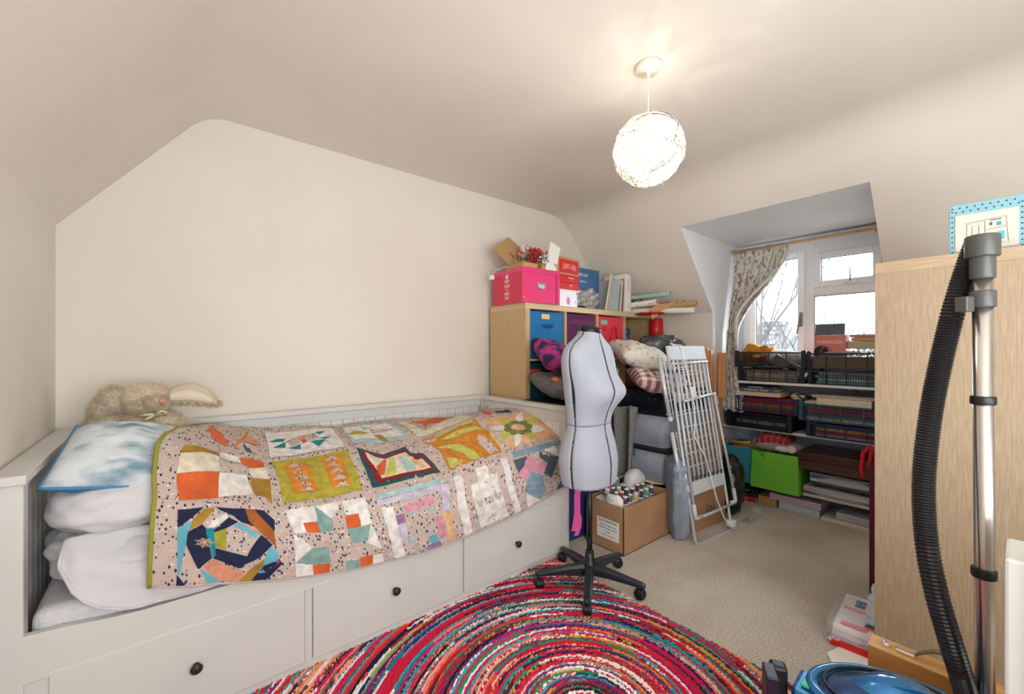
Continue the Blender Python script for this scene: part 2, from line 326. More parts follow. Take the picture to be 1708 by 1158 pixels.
# ---------------- outside ----------------
rf = thing('house_roof', 'pale tiled roof of the house next door', 'roof', (0, 0, 0))
M_tile = mat('frosted_roof_tile', (60, 57, 55), .8, c2=(48, 45, 43), sc=9)
A = Vector((13.2, 4.9, .35)); Bp = Vector((13.2, 8.2, .35)); up = Vector((2.6, 0, 1.75)); tw = .24; rows = 11
dv = (Bp-A).normalized(); nrm = dv.cross(up).normalized()
if nrm.z < 0: nrm = -nrm
proto = None
for r_ in range(rows):
    for c_ in range(14):
        o0 = A+up*(r_/rows)+dv*(c_*tw+(.12 if r_ % 2 else 0))
        if proto is None:
            th = nrm*.03; e = up/rows*1.1; q = dv*(tw-.012)
            vs = [Vector((0, 0, 0)), q, q+e, e]; vs = [p+th*(1.6 if i < 2 else .7) for i, p in enumerate(vs)]+[p+th*(.4 if i < 2 else -.3) for i, p in enumerate(vs)]
            mm = MB().add(vs, [(0, 1, 2, 3), (4, 5, 6, 7), (0, 1, 5, 4), (1, 2, 6, 5), (2, 3, 7, 6), (3, 0, 4, 7)]); proto = mm.build('roof_tile', M_tile, rf); proto.location = o0
        else:
            t_ = proto.copy(); COL.objects.link(t_); t_.location = o0
MB().add([A-up*.02-nrm*.04, Bp+dv*.2-up*.02-nrm*.04, Bp+dv*.2+up-nrm*.04, A+up-nrm*.04], [(0, 1, 2, 3)]).add([A, A+up, A+up+Vector((2.6, 0, -1.75))], [(0, 1, 2)]).build('roof_deck', M_tile, rf, solid=.05)
B(13.5, 4.95, -3, 18.2, 8.3, .35).build('house_wall', mat('brick_render', (170, 150, 138), .9), rf)
M_bark = mat('pale_bark', (50, 47, 43), .9, c2=(36, 34, 31), sc=4)
def tree(x, y, h, seed, lab, depth=6, lean=0, spread=.55):
    random.seed(seed); t = thing('bare_tree', lab, 'tree', (x, y, -3), group=None); m = MB()
    def br(p, d, l, r, k):
        q = p+d*l*.5+Vector((random.uniform(-1, 1), random.uniform(-1, 1), 0))*l*.05; e = q+d*l*.5
        m.tube([p, q, e], [r, r*.85, r*.68], 5 if k > 3 else 3, caps=False)
        if k == 0: return
        for i in range(random.choice((2, 3, 3))):
            ax = Vector((random.uniform(-1, 1), random.uniform(-1, 1), random.uniform(-.2, .9))).normalized()
            br(e if i else q+(e-q)*.6, (d+ax*spread*random.uniform(.7, 1.3)).normalized(), l*random.uniform(.62, .85), r*.62, k-1)
    br(Vector((0, 0, 0)), Vector((lean, .05, 1)).normalized(), h*.3, h*.012, depth)
    m.build('trunk_and_branches', M_bark, t, fix=False)['kind'] = 'stuff'; return t
tree(11.2, 4.15, 8.0, 3, 'tall bare winter tree behind the left casement', 7, 0, .5)
tree(12.5, 3.1, 6.2, 11, 'spreading bare tree seen through the large lower pane', 7, -.05, .6)
tree(17, 6.8, 9.0, 5, 'distant bare tree showing beside the curtain edge', 7)
def bush(x, y, z0, rx, rz, seed, lab, col):
    random.seed(seed); t = thing('evergreen_tree', lab, 'tree', (x, y, z0)); m = MB(); lf = MB()
    for k in range(5200):
        a = random.uniform(0, 2*PI); b = math.asin(random.uniform(-.2, 1)); rr = random.uniform(.72, 1)*(1+.25*noise.noise(Vector((math.cos(a)*2+seed, math.sin(a)*2, b*2))))
        c = Vector((math.cos(a)*math.cos(b)*rx*rr, math.sin(a)*math.cos(b)*rx*rr, math.sin(b)*rz*rr))
        d = Vector((random.uniform(-1, 1), random.uniform(-1, 1), random.uniform(-1, 1))).normalized()*.1; e = d.orthogonal().normalized()*.05
        lf.add([c-d, c+e, c+d, c-e], [(0, 1, 2, 3)])
    o = lf.build('foliage', mat('foliage_%d' % seed, col, .8, c2=tuple(int(v*.72) for v in col), sc=.9), t, fix=False); o['kind'] = 'stuff'
    MB().tube([(0, 0, -1.4), (0, 0, rz*.6)], [.16, .06], 8).build('trunk', M_bark, t)
bush(19, 6.9, -1.6, 2.2, 2.6, 21, 'grey green evergreen tree low behind the left casement', (40, 46, 41))
bush(20, 4.0, -1.4, 2.1, 3.1, 22, 'dense dark evergreen on the skyline of the big pane', (34, 40, 36))
bush(22, 1.8, -1.2, 2.6, 2.7, 23, 'wide evergreen at the right of the skyline beside the oak unit', (38, 44, 38))
bush(12, 2.2, -2.4, 1.5, 2.2, 24, 'low garden hedge below the skyline trees', (46, 50, 42))
struct(B(4.6, -20, -3.1, 60, 30, -3.0).build('ground', mat('winter_grass', (96, 100, 84), .95, c2=(84, 90, 72), sc=.6)))
# ---------------- daybed ----------------
bx0, bx1, byf, byb = -.335, 1.755, 1.622, 2.475
M_gro = mat('white_boards', (236, 233, 228), .5)
bed = thing('daybed', 'white wooden daybed with three drawers and beadboard back along the long wall', 'bed', ((bx0+bx1)/2, (byf+byb)/2, 0))
def bp(mb, name, m=M_white, **k):
    mb.v = [(x-(bx0+bx1)/2, y-(byf+byb)/2, z) for x, y, z in mb.v]; return mb.build(name, m, bed, **k)
for x0, x1 in ((bx0, bx0+.055), (bx1-.03, bx1)):
    bp(B(x0, byf, 0, x1, byf+.05, .805), 'post', bevel=.003); bp(B(x0, byb-.05, 0, x1, byb, .805), 'post', bevel=.003)
bp(B(bx0-.005, byf-.012, .805, bx0+.062, byb+.01, .83), 'top_rail', bevel=.003)
bp(B(bx1-.042, byf-.012, .805, bx1+.01, byb+.01, .83), 'top_rail', bevel=.003)
bp(B(bx0+.06, byb-.045, .805, bx1-.04, byb+.01, .83), 'top_rail', bevel=.003)
bp(B(bx0+.05, byb-.03, .755, bx1-.03, byb-.005, .805), 'back_rail', bevel=.002)
bp(B(bx0+.01, byf+.05, .755, bx0+.04, byb-.05, .805), 'end_rail', bevel=.002)
bp(B(bx1-.027, byf+.05, .735, bx1-.004, byb-.05, .805), 'end_rail', bevel=.002)
n = 32; wv = (bx1-bx0-.1)/n
for k in range(n): bp(B(bx0+.055+k*wv+.0012, byb-.022, .25, bx0+.055+(k+1)*wv-.0012, byb-.012, .757), 'back_board', M_gro, bevel=.001, seg=1)
n = 12; wv = (byb-byf-.1)/n
for k in range(n):
    for xa in (bx0+.018, bx1-.022): bp(B(xa, byf+.05+k*wv+.0012, .25, xa+.010, byf+.05+(k+1)*wv-.0012, .757), 'end_board', M_gro, bevel=.001, seg=1)
bp(B(bx0+.05, byb-.012, .22, bx1-.03, byb-.008, .757), 'back_panel')
# front apron: a board with a shallow dip in its upper edge, and three drawers below
prof_ = [(bx0+.02, .29), (bx1-.012, .29), (bx1-.012, .408)]; 
for i in range(25): 
    t = i/24; x = bx1-.03+(bx0+.04-bx1+.03)*t; dip = .022*(1-math.cos(min(1, min(t, 1-t)/.13)*PI))/2; prof_.append((x, .415-dip))
prof_.append((bx0+.02, .418))
Mf = Matrix.Translation((0, byf+.022, 0)) @ Matrix.Rotation(PI/2, 4, 'X')
bp(MB().prism(prof_, 0, .022, Mf), 'front_apron', bevel=.0015, seg=1)
bp(B(bx0+.02, byf+.004, .008, bx1-.01, byf+.02, .04), 'plinth'); bp(B(bx0+.02, byf+.006, .03, bx0+.098, byf+.022, .3), 'front_stile'); 
for a, b in ((.384, .408), (1.041, 1.051), (1.686, bx1-.012)): bp(B(a, byf+.006, .03, b, byf+.022, .3), 'front_stile')
M_knob = mat('dark_bronze', (52, 48, 46), .45, metal=.3)
for x0, x1, kx in ((-.236, .382, .073), (.41, 1.039, .719), (1.053, 1.684, 1.366)):
    d = bp(B(x0, byf-.002, .036, x1, byf+.02, .302), 'drawer', bevel=.0025)
    kx -= (bx0+bx1)/2; yk = byf-.002-(byf+byb)/2
    MB().lathe([(.002, .030), (.012, .028), (.0165, .022), (.014, .015), (.006, .010), (.006, .003), (.009, 0)], M=Matrix.Translation((kx, yk, .176)) @ Matrix.Rotation(PI/2, 4, 'X')).build('knob', M_knob, d, smooth=True)
M_matt = mat('mattress_ticking', (222, 220, 220), .9, c2=(214, 212, 212), sc=40, bump=.3, bsc=120)
o = tag(B(bx0+.06, byf+.03, .25, bx1-.04, byb-.06, .455).build('mattress', M_matt, bevel=.03, seg=4), 'white ribbed mattress lying in the daybed', 'mattress')
for p in o.data.polygons: p.use_smooth = False
# soft body: rounded slab with folds
def soft(x0, y0, z0, x1, y1, z1, e=3.2, nz=.015, fr=4, seed=0, nu=48, nv=26, drop=None):
    m = MB(); c = Vector(((x0+x1)/2, (y0+y1)/2, (z0+z1)/2)); h = Vector(((x1-x0)/2, (y1-y0)/2, (z1-z0)/2)); rings = []
    sp = lambda t, q: math.copysign(abs(t)**q, t)
    for i in range(nv+1):
        a = -PI/2+PI*min(max(i/nv, .003), .997); rg = []
        for k in range(nu):
            b = 2*PI*k/nu; d = Vector((sp(math.cos(a), 2/e)*sp(math.cos(b), 2/e), sp(math.cos(a), 2/e)*sp(math.sin(b), 2/e), sp(math.sin(a), 2/2.2)))
            p = c+Vector((d.x*h.x, d.y*h.y, d.z*h.z)); q = p*fr; q.z *= 2.2
            p += d*(noise.noise(q+Vector((seed, 0, 0)))*nz+noise.noise(q*2.6+Vector((0, seed, 0)))*nz*.45); rg.append(p)
        rings.append(rg)
    return m.loft(rings)
o = soft(-.282, 1.652, .458, .16, 2.36, .620, 3.2, .026, 8, 3, 110, 50).build('folded_duvet', M_linen, smooth=True)
tag(o, 'white duvet folded in a thick layer on the mattress, under the pillow', 'duvet')
# quilted mattress protector edge flopping over the front
pt = thing('mattress_protector', 'white quilted protector with piped edge drooping over the bed front', 'bedding', (0, 0, 0))
def gp(u, v):
    x = -.215+u*.56; k = min(1, u/.30); lowz = .422+.15*(1-math.sqrt(max(0, 1-(1-k)**2))); zt = .618-.10*u*u
    z = zt+(lowz-zt)*v-.018*math.sin(u*PI)*v; y = 1.712-.090*math.sin(min(1, v*1.25)*PI/2)+.018*noise.noise(Vector((x*9+z*9, z*9, 1)))+.006*noise.noise(Vector((x*25, z*22, 4)))
    return Vector((x, y, z))
MB().grid(50, 26, gp).build('cloth', M_linen, pt, smooth=True, solid=.006)
MB().tube([gp(0, t/14)+Vector((0, -.003, 0)) for t in range(15)]+[gp(t/24, 1)+Vector((0, -.002, 0)) for t in range(1, 25)], .0045, 8).build('piping', mat('piping_white', (214, 212, 218), .8), pt, smooth=True)
stx = MB()
for k in range(3): stx.tube([gp(.06+.05*k+.02*math.sin(t*1.3), t/14)+Vector((0, -.0012, 0)) for t in range(2, 15)], .0012, 5)
stx.build('stitching', mat('stitch_shadow', (205, 202, 208), .9), pt)
o = soft(-.278, 1.668, .598, .09, 2.12, .765, 3.0, .02, 7, 9, 100, 44).build('pillow', M_linen, smooth=True)
tag(o, 'plump white pillow on the folded duvet, beneath the blue cushion', 'pillow')
# tie-dye cushion with a blue back and piping
cs = thing('cushion', 'pale blue and white marbled cushion with blue piping on top of the pillow', 'cushion', (-.105, 1.842, .808)); cs.rotation_euler = (R(27), R(9), R(-5))
M_tie = mat('marbled_blue_cloth', (214, 219, 222), .9, c2=(116, 146, 166), sc=9, det=10, lo=.47, hi=.68, bump=.15, bsc=40, stretch=(.9, 2.6, 1))
M_bl = mat('blue_cotton', (84, 138, 178), .9, bump=.1)
c1 = MB(); c2 = MB()
def cf(sg):
    def g(u, v):
        x = u*2-1; y = v*2-1; e = (max(0, 1-abs(x)**2.4)*max(0, 1-abs(y)**2.4))**.55
        nn = noise.noise(Vector((x*2, y*2, sg*3)))*.012+noise.noise(Vector((x*5, y*5, sg)))*.005
        return Vector((x*.158*(1-.09*(1-y*y))*(1-.08*x*x*y*y), y*.16*(1-.09*(1-x*x))*(1-.08*x*x*y*y), sg*.082*e+nn*e))
    return g
c1.grid(30, 30, cf(1)); c2.grid(30, 30, cf(-1))
c1.build('front_cover', M_tie, cs, smooth=True); c2.build('back_cover', M_bl, cs, smooth=True)
g = cf(1); ed = [g(t/12, 0) for t in range(12)]+[g(1, t/12) for t in range(12)]+[g(1-t/12, 1) for t in range(12)]+[g(0, 1-t/12) for t in range(12)]
MB().tube(ed, .005, 8, closed=True).build('piping', M_bl, cs, smooth=True)
# ---------------- plush rabbit ----------------
rb = thing('toy_rabbit', 'fluffy beige toy rabbit with floppy ears propped at the head of the bed', 'toy', (-.07, 2.25, .905), rz=R(-8))
M_fur = mat('beige_plush', (214, 198, 172), .95, c2=(200, 182, 154), sc=12, sheen=.3)
M_furl = mat('pale_plush', (222, 208, 186), .95, sheen=.3)
def furry(name, ells, m, par, nt_=1400, ln=.016, seed=1):
    random.seed(seed); mb = MB()
    for c, r in ells: mb.ball(c, r, 20, 12)
    o = mb.build(name, m, par, smooth=True); tf = MB()
    for k in range(nt_*3):
        c, r = random.choice(ells); a = random.uniform(0, 2*PI); z = random.uniform(-1, 1); q = math.sqrt(1-z*z)
        nrm = Vector((math.cos(a)*q, math.sin(a)*q, z)); p = Vector(c)+Vector((nrm.x*r[0], nrm.y*r[1], nrm.z*r[2]))
        d = (Vector((nrm.x/r[0], nrm.y/r[1], nrm.z/r[2])).normalized()+Vector((random.uniform(-1, 1), random.uniform(-1, 1), random.uniform(-1.1, .5)))*.6).normalized()
        s = d.orthogonal().normalized()*.0016; tf.add([p-s, p+s, p+d*ln*random.uniform(.5, 1.1)], [(0, 1, 2)])
    t = tf.build('fur', m, o, fix=False); t['kind'] = 'stuff'; return o
furry('body', [((0, .02, -.07), (.12, .09, .09)), ((.07, -.02, -.06), (.07, .06, .05)), ((-.10, -.01, -.06), (.08, .06, .06))], M_fur, rb, 1800, .016, 2)
h_ = furry('head', [((.01, 0, .05), (.088, .075, .058)), ((.045, -.05, .035), (.045, .04, .032)), ((.0, -.052, .022), (.042, .032, .030))], M_fur, rb, 2200, .012, 3)
furry('ear', [((-.085, -.02, .045), (.045, .028, .055)), ((-.115, -.02, .01), (.038, .028, .05))], M_fur, rb, 1000, .02, 4)
ear = MB()
def eg(u, v):
    x = .085+u*.16; wdt = .035*math.sin(min(1, (u*.85+.12))*PI)**.6; y = .0+(v*2-1)*wdt*.35; z = .052+(v*2-1)*wdt+.018*math.sin(u*PI)-.03*u*u
    return Vector((x, y-.02-.02*(1-(v*2-1)**2), z))
ear.grid(16, 8, eg); ear.build('ear', M_fur, rb, smooth=True, solid=.016, off=0)
MB().grid(14, 6, lambda u, v: eg(.05+u*.85, .15+v*.7)+Vector((0, -.010, 0))).build('ear_lining', M_furl, rb, smooth=True)
furry('ear_edge', [(tuple(eg(k/6, 0)), (.016, .012, .012)) for k in range(7)], M_fur, rb, 500, .014, 8)
MB().ball((.073, -.088, .043), (.011, .007, .009)).build('nose', mat('pink_nose', (226, 150, 140), .6), rb, smooth=True)
MB().tube([(.072, -.086, .035), (.068, -.085, .026)], .0015, 5).tube([(.035, -.078, .058), (.028, -.074, .063), (.020, -.070, .062)], .002, 5).build('stitched_face', mat('brown_thread', (120, 96, 78), .9), rb)
MB().tube([(0, -.07, -.012), (.03, -.08, -.008), (.06, -.075, -.012), (.085, -.06, -.004)], .006, 6).tube([(.05, -.08, -.01), (.075, -.095, .005), (.09, -.09, -.004), (.05, -.08, -.01)], .005, 6).tube([(.05, -.08, -.01), (.03, -.095, -.022), (.02, -.09, -.03)], .005, 6).build('neck_ribbon', mat('cream_ribbon', (228, 218, 170), .7), rb, smooth=True)
# ---------------- patchwork quilt ----------------
F, VH = 701.1, 584.8
a_ = R(50.5); ca, sa = math.cos(a_), math.sin(a_)
def at(u, v, Y):   # point on the plane Y=const seen at photograph position (u, v): used to read real positions off the photograph
    rd = (u-854)/F; q = (ca+rd*sa, sa-rd*ca, -(v-VH)/F); t = Y/q[1]; return Vector((q[0]*t, Y, CAMZ+q[2]*t))
rows = [[(249, 979), (483, 963), (650, 934), (768, 897), (873, 850), (957, 803)],
        [(252, 905), (472, 905), (633, 880), (757, 846), (860, 806), (948, 768)],
        [(256, 840), (462, 848), (615, 823), (745, 791), (846, 757), (936, 730)],
        [(268, 733), (443, 770), (585, 750), (695, 737), (797, 700), (885, 688)],
        [(338, 712), (435, 722), (560, 716), (655, 706), (770, 697), (835, 679)]]
Ys = [1.598, 1.602, 1.685, 1.97, 2.32]; YA = [(0, 0), (.006, 0), (-.045, -.02), (-.20, -.03), (-.02, 0)]; Vs = [0, .45, 1, 2, 3]
CP = [[at(u, v, Y+(ya[i] if i < 2 else 0)) for i, (u, v) in enumerate(r)] for r, Y, ya in zip(rows, Ys, YA)]
def cr(p, t):   # Catmull-Rom through a list of points, extended linearly at its ends
    n = len(p)-1; i = min(max(int(math.floor(t)), 0), n-1); f = t-i
    a = p[i-1] if i > 0 else p[0]*2-p[1]; b = p[i]; c = p[i+1]; d = p[i+2] if i+2 <= n else p[n]*2-p[n-1]
    if f < 0 or f > 1: return b+(c-b)*f
    return .5*((2*b)+(c-a)*f+(2*a-5*b+4*c-d)*f*f+(3*b-a-3*c+d)*f**3)
def vmap(v):
    for i in range(4):
        if v <= Vs[i+1] or i == 3: return i+(v-Vs[i])/(Vs[i+1]-Vs[i])
def S0(u, v):
    return cr([cr(r, u) for r in CP], vmap(v))
def QS(u, v, off=0):
    p = S0(u, v); du = S0(u+.02, v)-p; dv_ = S0(u, v+.02)-p; n = du.cross(dv_)
    n = n.normalized() if n.length > 1e-9 else Vector((0, 0, 1))
    hgt = .010*noise.noise(Vector((u*2.2, v*2.6, 3)))+.006*noise.noise(Vector((u*6, v*7, 9)))+.0022*noise.noise(Vector((u*17, v*17, 5)))
    hgt -= .006*max(0, 1-abs(u-2.62-.25*(v-1))/.04)*(1 if v < 1.8 else 0)     # fold line
    hgt += .010
    return p+n*(hgt+off)
qu = thing('patchwork_quilt', 'patchwork quilt of pictorial blocks on speckled beige cloth draped over the bed', 'quilt')
spk = [((222, 150, 120), (232, 216, 204), 96, .30, (.6, 1, 1), .5, .6), ((226, 160, 130), (150, 150, 165), 90, .27, (1, .7, 1), 1.3, .45), ((36, 40, 72), (40, 42, 70), 82, .27, (1, .5, 1), .15, .65), ((36, 40, 72), (60, 60, 88), 88, .25, (1, .5, 1), .6, .35)]
M_conf = vor_mat('speckled_beige_cloth', (192, 174, 164), spk)
CL = dict(w=('white_patch', (238, 232, 226)), cr=('cream_patch', (232, 220, 196)), nv=('navy_patch', (30, 38, 68)), te=('teal_patch', (20, 138, 150)), cy=('sky_patch', (104, 178, 196)),
 go=('gold_patch', (176, 132, 44)), br=('rust_patch', (172, 96, 40)), co=('coral_patch', (222, 152, 122)), ol=('olive_patch', (166, 160, 52)), or_=('orange_patch', (222, 100, 48)),
 li=('lime_patch', (186, 172, 60)), am=('amber_patch', (222, 138, 44)), sg=('sage_patch', (134, 170, 164)), aq=('aqua_patch', (178, 206, 206)), pk=('pink_patch', (222, 152, 170)),
 ll=('lilac_patch', (206, 198, 216)), pu=('plum_patch', (158, 120, 160)), rd=('claret_patch', (140, 34, 36)), dt=('bottle_green_patch', (34, 84, 92)), sl=('slate_patch', (76, 92, 108)),
 bs=('dusty_blue_patch', (132, 160, 176)), lg=('pale_lime_patch', (206, 200, 104)), oc=('ochre_patch', (208, 134, 44)), pe=('peach_patch', (236, 186, 138)), gn=('moss_patch', (120, 132, 70)), gy=('grey_patch', (190, 182, 180)), ma=('magenta_patch', (180, 30, 100)), zz=('zigzag_patch', (70, 130, 176)))
def pm(k):
    if k == 'cf': return M_conf
    nm, c = CL[k]; d = tuple(int(v*.86) for v in c)
    return mat(nm, c, .92, c2=d, sc=34 if k not in ('go', 'br', 'cy', 'or_') else 14, det=5, bump=.12, bsc=110)
def inv_bil(P, q):   # corners TL,TR,BR,BL -> (x,y) y up
    A_, B_, C_, D_ = [Vector(k) for k in (P[3], P[2], P[1], P[0])]; x = y = .5; q = Vector(q)
    for _ in range(12):
        f = A_*(1-x)*(1-y)+B_*x*(1-y)+C_*x*y+D_*(1-x)*y-q; fx = (B_-A_)*(1-y)+(C_-D_)*y; fy = (D_-A_)*(1-x)+(C_-B_)*x
        det = fx.x*fy.y-fx.y*fy.x; x -= (f.x*fy.y-f.y*fy.x)/det; y -= (fx.x*f.y-fx.y*f.x)/det
    return x, y
def patch(poly, key, off, par=qu, g=.085, name='patch'):
    bm = bmesh.new(); vs = [bm.verts.new((x, y, 0)) for x, y in poly]
    try: bm.faces.new(vs)
    except ValueError: bm.free(); return
    for ax in (0, 1):
        lo = min(p[ax] for p in poly); hi = max(p[ax] for p in poly); k = math.floor(lo/g)+1
        while k*g < hi:
            co = [0, 0, 0]; no = [0, 0, 0]; co[ax] = k*g; no[ax] = 1
            bmesh.ops.bisect_plane(bm, geom=bm.verts[:]+bm.edges[:]+bm.faces[:], plane_co=co, plane_no=no); k += 1
    bmesh.ops.triangulate(bm, faces=bm.faces[:])
    me = bpy.data.meshes.new(name); uv = [(v.co.x*.36, v.co.y*.33) for v in bm.verts]
    for v in bm.verts: v.co = QS(v.co.x, v.co.y, off)
    bm.to_mesh(me); bm.free(); ul = me.uv_layers.new(name='UVMap')
    for lp in me.loops: ul.data[lp.index].uv = uv[lp.vertex_index]
    for p in me.polygons: p.use_smooth = True
    me.materials.append(pm(key)); o = bpy.data.objects.new(name, me); COL.objects.link(o); o.parent = par; return o
def ell(cx, cy, rx, ry, n=12, rot=0): return [(cx+rx*math.cos(t)*math.cos(rot)-ry*math.sin(t)*math.sin(rot), cy+rx*math.cos(t)*math.sin(rot)+ry*math.sin(t)*math.cos(rot)) for t in [2*PI*i/n for i in range(n)]]
NU, NV = 168, 110; mb = MB(); U0, U1, V0, V1 = 0, 5.0, 0, 3.12
mb.grid(NU, NV, lambda u, v: QS(U0+(U1-U0)*u, V0+(V1-V0)*v)); mb.uv = [((U0+(U1-U0)*(i % (NU+1))/NU)*.36, (V0+(V1-V0)*(i//(NU+1))/NV)*.33) for i in range(len(mb.v))]
mb.build('backing_cloth', M_conf, qu, smooth=True, fix=False, solid=.010, off=-1)
M_bind = mat('olive_binding', (150, 146, 52), .9, bump=.1)
MB().tube([QS(0, 3.1*t/50, -.002) for t in range(51)], .006, 8).build('binding', M_bind, qu, smooth=True)
MB().tube([QS(5.0, 3.1*t/50, -.002) for t in range(51)], .005, 8).build('binding', M_bind, qu, smooth=True)
MB().tube([QS(5*t/90, 0, -.004) for t in range(91)], .005, 8).build('hem', M_conf, qu, smooth=True)
